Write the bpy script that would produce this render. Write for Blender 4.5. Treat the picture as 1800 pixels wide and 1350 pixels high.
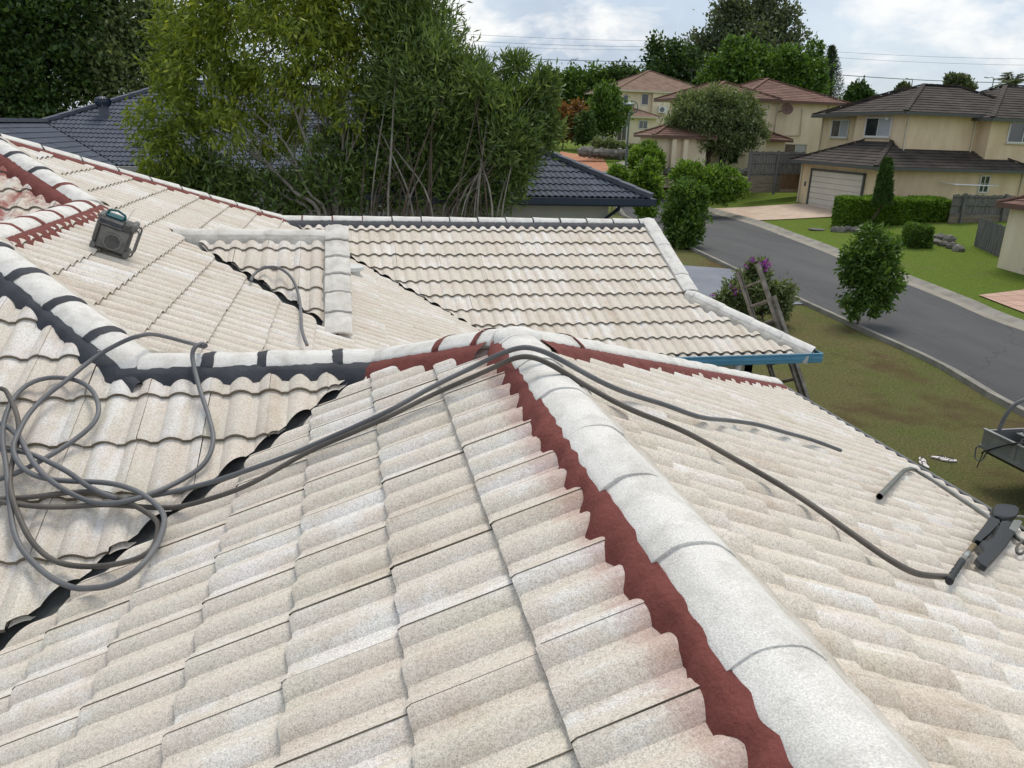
import bpy, math, random
import numpy as np
from mathutils import Vector, Matrix

for o in list(bpy.data.objects):
    bpy.data.objects.remove(o)
random.seed(7)
SC = bpy.context.scene
COL = SC.collection
rad = math.radians

# ------------------------------------------------------------------ camera
H = 5.1                                   # lens height above the lawn
R = np.array([[0.97859149, -0.20325857, 0.03232108],
              [-0.03398112, -0.3144541, -0.94866427],
              [0.20298764, 0.92725648, -0.31462906]])   # rows: right, down, forward
FPX, CX, CY = 1352.0, 900.0, 675.0
cam_d = bpy.data.cameras.new('camera')
cam = bpy.data.objects.new('camera', cam_d)
COL.objects.link(cam)
SC.camera = cam
cam_d.sensor_fit = 'HORIZONTAL'
cam_d.sensor_width = 36.0
cam_d.lens = 36.0 * FPX / 1800.0
cam_d.clip_start = 0.05
cam_d.clip_end = 6000.0
m = Matrix.Identity(4)
for i in range(3):
    m[i][0] = R[0][i]; m[i][1] = -R[1][i]; m[i][2] = -R[2][i]
m[0][3], m[1][3], m[2][3] = 0.0, 0.0, H
cam.matrix_world = m
SC.render.resolution_x, SC.render.resolution_y = 1024, 768

# ------------------------------------------------------------------ light
SUN_EL, SUN_AZ = rad(62), rad(28)        # azimuth clockwise from +y
world = bpy.data.worlds.new('World')
SC.world = world
world.use_nodes = True
wn, wl = world.node_tree.nodes, world.node_tree.links
wn.clear()
w_out = wn.new('ShaderNodeOutputWorld')
w_bg = wn.new('ShaderNodeBackground')
w_bg.inputs['Strength'].default_value = 0.1
sky = wn.new('ShaderNodeTexSky')
sky.sky_type = 'NISHITA'
sky.sun_disc = False
sky.sun_elevation = SUN_EL
sky.sun_rotation = SUN_AZ
sky.air_density, sky.dust_density, sky.ozone_density = 1.0, 1.5, 1.5
w_tc = wn.new('ShaderNodeTexCoord')
w_map = wn.new('ShaderNodeMapping')
w_map.inputs['Scale'].default_value = (1.0, 1.0, 2.3)
w_map.inputs['Location'].default_value = (0.35, 0.2, 0.0)
wl.new(w_tc.outputs['Generated'], w_map.inputs['Vector'])
def wnoise(scale, detail, rough, dist=0.0):
    n = wn.new('ShaderNodeTexNoise')
    n.inputs['Scale'].default_value = scale
    n.inputs['Detail'].default_value = detail
    n.inputs['Roughness'].default_value = rough
    n.inputs['Distortion'].default_value = dist
    wl.new(w_map.outputs['Vector'], n.inputs['Vector'])
    return n
def wramp(src, stops):
    r = wn.new('ShaderNodeValToRGB')
    els = r.color_ramp.elements
    while len(els) < len(stops): els.new(0.5)
    for e, (p, c) in zip(els, stops):
        e.position = p; e.color = (*c, 1)
    wl.new(src, r.inputs['Fac'])
    return r
def wmix(fac, a, b):
    mx = wn.new('ShaderNodeMix'); mx.data_type = 'RGBA'
    wl.new(fac, mx.inputs[0]); wl.new(a, mx.inputs[6]); wl.new(b, mx.inputs[7])
    return mx
n_sheet = wnoise(2.2, 6, 0.55, 0.3)       # stratus sheet
n_cum = wnoise(5.0, 9, 0.56, 0.25)        # cumulus heads
n_tone = wnoise(3.4, 7, 0.6, 0.3)
tone = wramp(n_tone.outputs['Fac'], [(0.28, (3.0, 3.6, 4.5)), (0.50, (3.9, 4.5, 5.3)), (0.72, (5.4, 5.9, 6.4))])
f_sheet = wramp(n_sheet.outputs['Fac'], [(0.30, (0.55,) * 3), (0.60, (0.97,) * 3)])
f_cum = wramp(n_cum.outputs['Fac'], [(0.505, (0, 0, 0)), (0.60, (0.88,) * 3)])
bright = wn.new('ShaderNodeRGB'); bright.outputs[0].default_value = (7.2, 7.2, 7.1, 1)
mix1 = wmix(f_sheet.outputs['Color'], sky.outputs['Color'], tone.outputs['Color'])
mix2 = wmix(f_cum.outputs['Color'], mix1.outputs[2], bright.outputs[0])
wl.new(mix2.outputs[2], w_bg.inputs['Color'])
wl.new(w_bg.outputs[0], w_out.inputs[0])

sun_d = bpy.data.lights.new('sun', 'SUN')
sun_d.energy = 1.5
sun_d.angle = rad(24)
sun_d.color = (1.0, 0.93, 0.82)
sun = bpy.data.objects.new('sun', sun_d)
COL.objects.link(sun)
sd = Vector((math.sin(SUN_AZ) * math.cos(SUN_EL), math.cos(SUN_AZ) * math.cos(SUN_EL), math.sin(SUN_EL)))
sun.rotation_euler = sd.to_track_quat('Z', 'Y').to_euler()

vs = SC.view_settings
vs.view_transform = 'Standard'; vs.look = 'None'; vs.gamma = 1.0
vs.use_curve_mapping = False
vs.exposure = 0.52

# ------------------------------------------------------------------ helpers
def rayd(px, py):
    return R.T @ np.array([(px - CX) / FPX, (py - CY) / FPX, 1.0])
EYE = np.array([0, 0, H])
def dep(px, py, d): return Vector(EYE + rayd(px, py) * d)
def xpl(px, py, X): r = rayd(px, py); return Vector(EYE + r * X / r[0])
def ypl(px, py, Y): r = rayd(px, py); return Vector(EYE + r * Y / r[1])
def zpl(px, py, Z): r = rayd(px, py); return Vector(EYE + r * (Z - H) / r[2])
def proj(p):
    c = R @ (np.array(p) - EYE)
    return CX + FPX * c[0] / c[2], CY + FPX * c[1] / c[2], c[2]

def link(o, parent=None):
    COL.objects.link(o)
    if parent is not None: o.parent = parent
    return o
def tag(o, label=None, cat=None, group=None, kind=None):
    if label: o['label'] = label
    if cat: o['category'] = cat
    if group: o['group'] = group
    if kind: o['kind'] = kind
    return o
def empty(name, loc, label, cat, group=None, rz=0.0):
    o = bpy.data.objects.new(name, None)
    o.location = loc; o.rotation_euler = (0, 0, rz)
    o.empty_display_size = 0.2
    link(o)
    return tag(o, label, cat, group)

class MB:
    """collects polygons in world coordinates; build() links them as ONE mesh object"""
    def __init__(s): s.v, s.f, s.mi = [], [], []
    def add(s, vs, fs, mi=0):
        b = len(s.v)
        s.v.extend([tuple(p) for p in vs])
        for f in fs:
            s.f.append(tuple(b + i for i in f)); s.mi.append(mi)
        return s
    def poly(s, pts, mi=0): return s.add(pts, [tuple(range(len(pts)))], mi)
    def box(s, lo, hi, mi=0, M=None):
        x0, y0, z0 = lo; x1, y1, z1 = hi
        vs = [(x0, y0, z0), (x1, y0, z0), (x1, y1, z0), (x0, y1, z0), (x0, y0, z1), (x1, y0, z1), (x1, y1, z1), (x0, y1, z1)]
        if M is not None: vs = [M @ Vector(p) for p in vs]
        return s.add(vs, [(0, 3, 2, 1), (4, 5, 6, 7), (0, 1, 5, 4), (1, 2, 6, 5), (2, 3, 7, 6), (3, 0, 4, 7)], mi)
    def bar(s, a, b, w, h, up=(0, 0, 1), mi=0):
        a, b = Vector(a), Vector(b); d = (b - a).normalized(); u = Vector(up)
        sx = d.cross(u)
        if sx.length < 1e-4: sx = d.cross(Vector((1, 0, 0)))
        sx.normalize(); sy = sx.cross(d).normalized()
        vs = []
        for p in (a, b):
            for i, j in ((-1, -1), (1, -1), (1, 1), (-1, 1)): vs.append(p + sx * (i * w / 2) + sy * (j * h / 2))
        return s.add(vs, [(3, 2, 1, 0), (4, 5, 6, 7), (0, 1, 5, 4), (1, 2, 6, 5), (2, 3, 7, 6), (3, 0, 4, 7)], mi)
    def tube(s, pts, r, n=8, cap=True, mi=0):
        pts = [Vector(p) for p in pts]; N = len(pts)
        rs = r if isinstance(r, (list, tuple)) else [r] * N
        ref = None; vs = []
        for i, p in enumerate(pts):
            d = (pts[min(i + 1, N - 1)] - pts[max(i - 1, 0)])
            d = d.normalized() if d.length > 1e-9 else Vector((0, 0, 1))
            if ref is None:
                ref = d.orthogonal().normalized()
            ref = (ref - d * ref.dot(d))
            ref = ref.normalized() if ref.length > 1e-6 else d.orthogonal().normalized()
            w = d.cross(ref)
            for k in range(n):
                a = 2 * math.pi * k / n
                vs.append(p + (ref * math.cos(a) + w * math.sin(a)) * rs[i])
        fs = []
        for i in range(N - 1):
            for k in range(n):
                a, b = i * n + k, i * n + (k + 1) % n
                fs.append((a, b, b + n, a + n))
        if cap:
            fs.append(tuple(reversed(range(n)))); fs.append(tuple((N - 1) * n + k for k in range(n)))
        return s.add(vs, fs, mi)
    def lathe(s, c, prof, n=16, axis=(0, 0, 1), mi=0):
        """prof: list of (radius, height along axis)"""
        ax = Vector(axis).normalized(); e1 = ax.orthogonal().normalized(); e2 = ax.cross(e1); c = Vector(c)
        vs = []
        for r, h in prof:
            for k in range(n):
                a = 2 * math.pi * k / n
                vs.append(c + ax * h + (e1 * math.cos(a) + e2 * math.sin(a)) * r)
        fs = []
        for i in range(len(prof) - 1):
            for k in range(n):
                a, b = i * n + k, i * n + (k + 1) % n
                fs.append((a, b, b + n, a + n))
        fs.append(tuple(reversed(range(n)))); fs.append(tuple((len(prof) - 1) * n + k for k in range(n)))
        return s.add(vs, fs, mi)
    def prism(s, outline, thick, mi=0):
        """outline: 3-D points of a flat polygon; thick: extrusion vector"""
        n = len(outline); t = Vector(thick); a = [Vector(p) for p in outline]
        vs = a + [p + t for p in a]
        fs = [tuple(reversed(range(n))), tuple(range(n, 2 * n))]
        for i in range(n): fs.append((i, (i + 1) % n, (i + 1) % n + n, i + n))
        return s.add(vs, fs, mi)
    def build(s, name, mats, parent=None, smooth=None):
        me = bpy.data.meshes.new(name)
        me.from_pydata([tuple(p) for p in s.v], [], s.f)
        for mm in (mats if isinstance(mats, (list, tuple)) else [mats]): me.materials.append(mm)
        if any(s.mi): me.polygons.foreach_set('material_index', s.mi)
        if smooth is not None:
            me.polygons.foreach_set('use_smooth', [True] * len(me.polygons))
            me.set_sharp_from_angle(angle=rad(smooth))
        me.update()
        o = bpy.data.objects.new(name, me)
        link(o)
        if parent is not None: attach(o, parent)
        return o
def attach(o, parent):
    """child keeps its world place"""
    o.parent = parent
    o.matrix_parent_inverse = world_of(parent).inverted()
def world_of(o):
    M = Matrix.LocRotScale(o.location, o.rotation_euler, o.scale)
    if o.parent is not None: M = world_of(o.parent) @ o.matrix_parent_inverse @ M
    return M
def recenter(o):
    """put a top-level mesh's origin at its base"""
    me = o.data; n = len(me.vertices); a = np.empty(n * 3); me.vertices.foreach_get('co', a); a = a.reshape(-1, 3)
    c = np.array([(a[:, 0].min() + a[:, 0].max()) / 2, (a[:, 1].min() + a[:, 1].max()) / 2, a[:, 2].min()])
    me.vertices.foreach_set('co', (a - c).ravel()); o.location = c; me.update()
    return o

# ------------------------------------------------------------------ materials
def nmat(name):
    mt = bpy.data.materials.new(name); mt.use_nodes = True
    nt = mt.node_tree; nt.nodes.clear()
    out = nt.nodes.new('ShaderNodeOutputMaterial')
    b = nt.nodes.new('ShaderNodeBsdfPrincipled')
    nt.links.new(b.outputs[0], out.inputs[0])
    return mt, nt, b
class NT:
    def __init__(s, nt): s.nt = nt; s.N = nt.nodes; s.L = nt.links
    def node(s, t, **kw):
        n = s.N.new(t)
        for k, v in kw.items(): setattr(n, k, v)
        return n
    def pos(s):
        return s.node('ShaderNodeNewGeometry').outputs['Position']
    def noise(s, vec, scale, detail=4, rough=0.55, dist=0.0):
        n = s.node('ShaderNodeTexNoise'); n.inputs['Scale'].default_value = scale; n.inputs['Detail'].default_value = detail
        n.inputs['Roughness'].default_value = rough; n.inputs['Distortion'].default_value = dist
        s.L.new(vec, n.inputs['Vector']); return n.outputs['Fac']
    def ramp(s, src, stops):
        r = s.node('ShaderNodeValToRGB'); e = r.color_ramp.elements
        while len(e) < len(stops): e.new(0.5)
        for el, (p, c) in zip(e, stops):
            el.position = p; el.color = (*c, 1) if not isinstance(c, (int, float)) else (c, c, c, 1)
        s.L.new(src, r.inputs['Fac']); return r.outputs['Color']
    def mix(s, fac, a, b, mode='MIX'):
        m_ = s.node('ShaderNodeMix', data_type='RGBA', blend_type=mode)
        for i, v in ((0, fac), (6, a), (7, b)):
            if isinstance(v, (int, float)): m_.inputs[i].default_value = v if i == 0 else (v, v, v, 1)
            elif isinstance(v, tuple): m_.inputs[i].default_value = (*v, 1)
            else: s.L.new(v, m_.inputs[i])
        return m_.outputs[2]
    def math(s, op, a, b=None, c=None):
        n = s.node('ShaderNodeMath', operation=op)
        for i, v in enumerate((a, b, c)):
            if v is None: continue
            if isinstance(v, (int, float)): n.inputs[i].default_value = v
            else: s.L.new(v, n.inputs[i])
        return n.outputs[0]
    def mapping(s, vec, scale=(1, 1, 1), loc=(0, 0, 0), rot=(0, 0, 0)):
        n = s.node('ShaderNodeMapping'); n.inputs['Scale'].default_value = scale; n.inputs['Location'].default_value = loc; n.inputs['Rotation'].default_value = rot
        s.L.new(vec, n.inputs['Vector']); return n.outputs[0]
    def bump(s, bsdf, h, strength, dist=0.01):
        b = s.node('ShaderNodeBump'); b.inputs['Strength'].default_value = strength; b.inputs['Distance'].default_value = dist
        s.L.new(h, b.inputs['Height']); s.L.new(b.outputs[0], bsdf.inputs['Normal'])
def mat(name, c1, c2=None, scale=3.0, rough=0.85, bump=0.0, bscale=80.0, metal=0.0, stretch=(1, 1, 1), fine=0.0, fscale=200.0, lo=0.35, hi=0.65, spec=0.3, bdist=0.01):
    mt, nt, b = nmat(name); k = NT(nt); p = k.pos()
    if stretch != (1, 1, 1): p = k.mapping(p, stretch)
    col = c1
    if c2 is not None: col = k.ramp(k.noise(p, scale, 6, 0.6), [(lo, c1), (hi, c2)])
    if fine: col = k.mix(1.0, col, k.ramp(k.noise(p, fscale, 3, 0.6), [(0.3, 1 - fine), (0.7, 1 + fine)]), 'MULTIPLY')
    if isinstance(col, tuple): b.inputs['Base Color'].default_value = (*col, 1)
    else: k.L.new(col, b.inputs['Base Color'])
    b.inputs['Roughness'].default_value = rough; b.inputs['Metallic'].default_value = metal
    b.inputs['Specular IOR Level'].default_value = spec
    if bump: k.bump(b, k.noise(p, bscale, 4, 0.6), bump, bdist)
    return mt

def at2(k, info):
    # 1 on tiles whose plane falls along x: set per face on the joined tiles, per object on single ones
    a = k.node('ShaderNodeAttribute', attribute_name='fallx'); a.attribute_type = 'GEOMETRY'
    b = k.node('ShaderNodeAttribute', attribute_name='fallx'); b.attribute_type = 'OBJECT'
    return k.math('MAXIMUM', a.outputs['Fac'], b.outputs['Fac'])
def tile_material(name, base, pale, dark, red=False, speck=0.16, smear=False):
    mt, nt, b = nmat(name); k = NT(nt); p = k.pos()
    info = k.node('ShaderNodeObjectInfo'); at = k.node('ShaderNodeAttribute', attribute_name='tint')
    rnd = k.math('FRACT', k.math('ADD', info.outputs['Random'], at.outputs['Fac']))
    big = k.noise(p, 1.9, 7, 0.65, 0.4)
    med = k.noise(p, 9.0, 6, 0.7, 0.3)
    # washing wear runs down the rolls: streaks follow whichever way the plane falls
    sA = k.noise(k.mapping(p, (0.9, 13.0, 0.9)), 1.0, 4, 0.6); sB = k.noise(k.mapping(p, (13.0, 0.9, 0.9)), 1.0, 4, 0.6)
    xa = k.math('GREATER_THAN', at2(k, info), 0.5)
    streak = k.math('ADD', k.math('MULTIPLY', sA, xa), k.math('MULTIPLY', sB, k.math('SUBTRACT', 1.0, xa)))
    v = k.math('ADD', k.math('MULTIPLY', k.math('SUBTRACT', rnd, 0.5), 0.13), k.math('ADD', k.math('MULTIPLY', big, 0.30), k.math('ADD', k.math('MULTIPLY', med, 0.30), k.math('MULTIPLY', streak, 0.40))))
    col = k.ramp(v, [(0.34, dark), (0.45, base), (0.52, base), (0.61, pale)])
    hue = k.ramp(k.noise(p, 5.0, 3, 0.5), [(0.35, (1.0, 0.970, 0.972)), (0.55, (1, 1, 1)), (0.70, (0.980, 0.988, 0.965))])
    col = k.mix(1.0, col, hue, 'MULTIPLY')
    gr = k.ramp(k.noise(p, 250, 2, 0.75), [(0.38, 1 - speck * 2.2), (0.5, 1.0), (0.62, 1 + speck)])
    col = k.mix(0.8, col, gr, 'MULTIPLY')
    ag = k.ramp(k.noise(p, 95, 3, 0.75), [(0.34, 0.72), (0.48, 1.0), (0.64, 1.12)])
    col = k.mix(0.7, col, ag, 'MULTIPLY')
    vor = k.node('ShaderNodeTexVoronoi'); vor.inputs['Scale'].default_value = 6.5; k.L.new(p, vor.inputs['Vector'])
    spot = k.ramp(k.math('ADD', vor.outputs['Distance'], k.math('MULTIPLY', k.noise(p, 60, 2), 0.05)), [(0.045, 1.0), (0.062, 0.0)])
    keep = k.ramp(k.noise(p, 1.3, 2), [(0.50, 0.0), (0.56, 0.9)])
    col = k.mix(k.math('MULTIPLY', spot, keep), col, (0.06, 0.055, 0.05))
    if red:
        rn = k.ramp(k.noise(p, 4.5, 6, 0.7), [(0.47, 0.0), (0.60, 0.9)])
        col = k.mix(rn, col, (0.30, 0.075, 0.065))
    if smear:                               # brush smears of the red pointing on the tile heads beside the main ridge
        sx = k.node('ShaderNodeSeparateXYZ'); k.L.new(p, sx.inputs[0])
        near = k.ramp(k.math('ADD', sx.outputs['X'], k.math('MULTIPLY', k.noise(p, 24, 5, 0.8), 0.20)), [(0.67, 0.0), (0.73, 0.34), (0.86, 0.34), (0.9, 0.0)])
        col = k.mix(k.math('MULTIPLY', near, k.math('LESS_THAN', sx.outputs['Y'], 3.9)), col, (0.36, 0.12, 0.10))
    k.L.new(col, b.inputs['Base Color'])
    b.inputs['Roughness'].default_value = 0.92; b.inputs['Specular IOR Level'].default_value = 0.2
    hgt = k.math('ADD', k.noise(p, 260, 3, 0.7), k.math('MULTIPLY', k.noise(p, 45, 3, 0.6), 0.8))
    k.bump(b, hgt, 0.35, 0.006)
    return mt
def leaf_material(name, c1, c2, c3=None, trans=0.28, rough=0.5):
    mt, nt, b = nmat(name); k = NT(nt)
    g = k.node('ShaderNodeNewGeometry')
    clump = k.noise(g.outputs['Position'], 0.9, 3, 0.6)
    v = k.math('ADD', k.math('MULTIPLY', g.outputs['Random Per Island'], 0.6), k.math('MULTIPLY', clump, 0.5))
    stops = [(0.25, c1), (0.72, c2)] + ([(0.92, c3)] if c3 else [])
    col = k.ramp(v, stops)
    k.L.new(col, b.inputs['Base Color']); b.inputs['Roughness'].default_value = rough; b.inputs['Specular IOR Level'].default_value = 0.35
    tr = k.node('ShaderNodeBsdfTranslucent'); k.L.new(k.mix(1.0, col, (1.3, 1.35, 0.6), 'MULTIPLY'), tr.inputs['Color'])
    ms = k.node('ShaderNodeMixShader'); ms.inputs[0].default_value = trans
    k.L.new(b.outputs[0], ms.inputs[1]); k.L.new(tr.outputs[0], ms.inputs[2])
    out = [n for n in nt.nodes if n.type == 'OUTPUT_MATERIAL'][0]
    k.L.new(ms.outputs[0], out.inputs[0])
    return mt

TILE = tile_material('pale concrete tile', (0.705, 0.643, 0.555), (0.805, 0.775, 0.73), (0.585, 0.505, 0.41), smear=True)
TILE_RED = tile_material('concrete tile with red overspray', (0.70, 0.635, 0.54), (0.82, 0.80, 0.76), (0.55, 0.475, 0.375), red=True)
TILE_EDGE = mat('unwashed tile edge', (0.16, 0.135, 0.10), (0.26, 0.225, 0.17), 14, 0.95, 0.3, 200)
CAP = mat('white washed ridge cap', (0.57, 0.545, 0.505), (0.74, 0.72, 0.68), 9, 0.92, 0.5, 200, fine=0.24, fscale=230, lo=0.3, hi=0.55, bdist=0.004)
CAPD = mat('greyer ridge cap', (0.48, 0.45, 0.40), (0.70, 0.67, 0.62), 7, 0.9, 0.3, 240, fine=0.10, fscale=330, lo=0.3, hi=0.6, bdist=0.005)
RED = mat('red oxide pointing', (0.140, 0.038, 0.031), (0.225, 0.066, 0.055), 11, 0.8, 0.6, 60, fine=0.08, fscale=180, lo=0.3, hi=0.75)
BLACKP = mat('charcoal pointing', (0.040, 0.043, 0.052), (0.062, 0.066, 0.078), 6, 0.72, 0.4, 70)
GREYP = mat('old cement pointing', (0.34, 0.32, 0.285), (0.50, 0.48, 0.44), 9, 0.95, 0.5, 90)
CREAMP = mat('cream pointing', (0.48, 0.43, 0.355), (0.64, 0.61, 0.56), 9, 0.95, 0.5, 90, fine=0.1, fscale=300)
VALLEY = mat('weathered valley tray', (0.06, 0.063, 0.063), (0.17, 0.175, 0.17), 8, 0.6, 0.3, 60, metal=0.2)
GUTT = mat('grey gutter steel', (0.16, 0.165, 0.17), (0.24, 0.245, 0.25), 5, 0.5, 0.1, 40, metal=0.4)
GUTD = mat('dark gutter bed', (0.05, 0.05, 0.048), (0.10, 0.095, 0.085), 12, 0.9, 0.4, 80)  # darker inner faces of the gutters, also trailer floor and chassis
BLUE = mat('blue painted gutter', (0.085, 0.26, 0.40), (0.12, 0.32, 0.46), 4, 0.4, 0.05, 40, spec=0.5)
RENDER = mat('cream rendered wall', (0.52, 0.48, 0.40), (0.58, 0.54, 0.46), 2, 0.9, 0.2, 120)
SOFFIT = mat('grey soffit', (0.40, 0.41, 0.41), None, 1, 0.8)
DARK = mat('dark roof void', (0.012, 0.011, 0.010), None, 1, 0.95)
# ------------------------------------------------------------------ terrain
_ctrl = [(-60, -40, 0), (0, -30, 0), (60, -30, 0), (0, 0, 0), (9, 9, 0), (13, 12, 0), (20, 18, 0.08), (13, 5, 0), (30, 5, 0.3), (60, 20, 1.0),
         (14, 20, 0.12), (21, 25, 0.3), (14.5, 28, 0.33), (15.5, 38, 0.45), (22, 35, 0.45), (23, 45, 0.55), (17, 45, 0.55), (19, 52, 0.9),
         (28, 36, 1.1), (28, 41, 1.2), (28, 46, 1.35), (24.5, 36, 0.75), (26, 29, 0.75), (31, 27, 0.9), (40, 30, 1.3), (45, 45, 2.0), (24.5, 27, 0.55),
         (26, 50, 1.7), (23, 57, 2.4), (30, 57, 2.6), (37, 56, 2.7), (22, 66, 2.9), (26, 72, 3.3), (27, 86, 4.0), (40, 86, 4.1), (60, 70, 3.6),
         (0, 15, 0), (0, 30, 0.2), (10, 30, 0.3), (-20, 45, 0.3), (-40, 30, 0), (0, 55, 1.2), (-30, 80, 2.5), (0, 90, 3.6), (12, 62, 2.3),
         (20, 110, 4.6), (70, 110, 4.5), (-60, 120, 3.5), (110, 60, 3.0), (110, 140, 4.6), (30, 150, 5.0)]
_cp = np.array(_ctrl, float)
def _phi(r2): return np.where(r2 > 1e-12, 0.5 * r2 * np.log(np.maximum(r2, 1e-12)), 0.0)
_A = np.zeros((len(_cp) + 3,) * 2)
_d2 = ((_cp[:, None, :2] - _cp[None, :, :2]) ** 2).sum(-1)
_n = len(_cp)
_A[:_n, :_n] = _phi(_d2) + np.eye(_n) * 15.0
_A[:_n, _n] = 1; _A[:_n, _n + 1:] = _cp[:, :2]; _A[_n:, :_n] = _A[:_n, _n:].T
_W = np.linalg.solve(_A, np.concatenate([_cp[:, 2], np.zeros(3)]))
def gz_arr(x, y):
    x = np.clip(np.asarray(x, float), -70, 110); y = np.clip(np.asarray(y, float), -40, 150)
    r2 = (x[..., None] - _cp[:, 0]) ** 2 + (y[..., None] - _cp[:, 1]) ** 2
    z = _phi(r2) @ _W[:_n] + _W[_n] + _W[_n + 1] * x + _W[_n + 2] * y
    near = np.clip((np.hypot(x - 2, y - 4) - 12) / 8, 0, 1)
    return z * near
def gz(x, y): return float(gz_arr(np.array([x]), np.array([y]))[0])
def gpt(px, py, lift=0.0):
    r = rayd(px, py); lo, hi = 1.0, 400.0
    t = 2.0
    while t < 400:
        p = EYE + r * t
        if p[2] < gz(p[0], p[1]) + lift: break
        lo = t; t *= 1.03
    hi = t
    for _ in range(24):
        mid = (lo + hi) / 2; p = EYE + r * mid
        if p[2] < gz(p[0], p[1]) + lift: hi = mid
        else: lo = mid
    return Vector(EYE + r * hi)

def grass_material():
    mt, nt, b = nmat('lawn'); k = NT(nt); p = k.pos()
    big = k.noise(p, 0.16, 5, 0.6, 0.6); med = k.noise(p, 0.75, 6, 0.65, 0.4); fine = k.noise(p, 22, 4, 0.75)
    vf = k.noise(k.mapping(p, (1, 1, 0.2)), 90, 2, 0.7)
    green = k.ramp(fine, [(0.28, (0.073, 0.092, 0.025)), (0.52, (0.165, 0.198, 0.057)), (0.74, (0.294, 0.319, 0.115))])
    tan = k.ramp(fine, [(0.28, (0.103, 0.088, 0.037)), (0.52, (0.215, 0.185, 0.085)), (0.74, (0.362, 0.312, 0.163))])
    v = k.math('ADD', k.math('MULTIPLY', big, 0.5), k.math('MULTIPLY', med, 0.5))
    # the mown verge by the camera is parched, the lawns over the road are watered
    sx = k.node('ShaderNodeSeparateXYZ'); k.L.new(p, sx.inputs[0])
    dry = k.node('ShaderNodeMapRange'); k.L.new(sx.outputs['X'], dry.inputs[0])
    for i, q in ((1, 14.0), (2, 20.0), (3, 0.05), (4, -0.09)): dry.inputs[i].default_value = q
    f = k.ramp(k.math('ADD', v, dry.outputs[0]), [(0.46, 0.05), (0.62, 0.85)])
    lush = k.node('ShaderNodeMapRange'); k.L.new(sx.outputs['X'], lush.inputs[0])
    for i, q in ((1, 15.0), (2, 20.0), (3, 0.0), (4, 1.0)): lush.inputs[i].default_value = q
    green = k.mix(lush.outputs[0], green, k.mix(1.0, green, (0.98, 1.22, 0.62), 'MULTIPLY'))
    col = k.mix(f, green, tan)
    soil = k.ramp(k.math('ADD', k.noise(p, 0.45, 6, 0.7), dry.outputs[0]), [(0.56, 0.0), (0.68, 0.6)])
    col = k.mix(soil, col, (0.138, 0.082, 0.049))
    col = k.mix(0.55, col, k.ramp(vf, [(0.3, 0.55), (0.7, 1.35)]), 'MULTIPLY')
    k.L.new(col, b.inputs['Base Color']); b.inputs['Roughness'].default_value = 1.0; b.inputs['Specular IOR Level'].default_value = 0.1
    k.bump(b, k.math('ADD', fine, vf), 0.9, 0.05)
    return mt
GRASS = grass_material()
def axis(lo, hi, step, far, n):
    a = list(np.arange(lo, hi + 1e-6, step)); g = np.geomspace(4, far, n)
    return [lo - q for q in g[::-1]] + a + [hi + q for q in g]
gx, gy = axis(-50, 75, 1.0, 1800, 14), axis(-25, 120, 1.0, 1800, 14)
XX, YY = np.meshgrid(gx, gy)
ZZ = gz_arr(XX, YY)
me = bpy.data.meshes.new('ground')
nx, ny = len(gx), len(gy)
idx = np.arange(nx * ny).reshape(ny, nx)
fq = np.stack([idx[:-1, :-1], idx[:-1, 1:], idx[1:, 1:], idx[1:, :-1]], -1).reshape(-1, 4)
me.from_pydata(np.stack([XX, YY, ZZ], -1).reshape(-1, 3).tolist(), [], fq.tolist())
me.materials.append(GRASS); me.polygons.foreach_set('use_smooth', [True] * len(me.polygons))
ground = link(bpy.data.objects.new('ground', me)); tag(ground, kind='structure')

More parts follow.
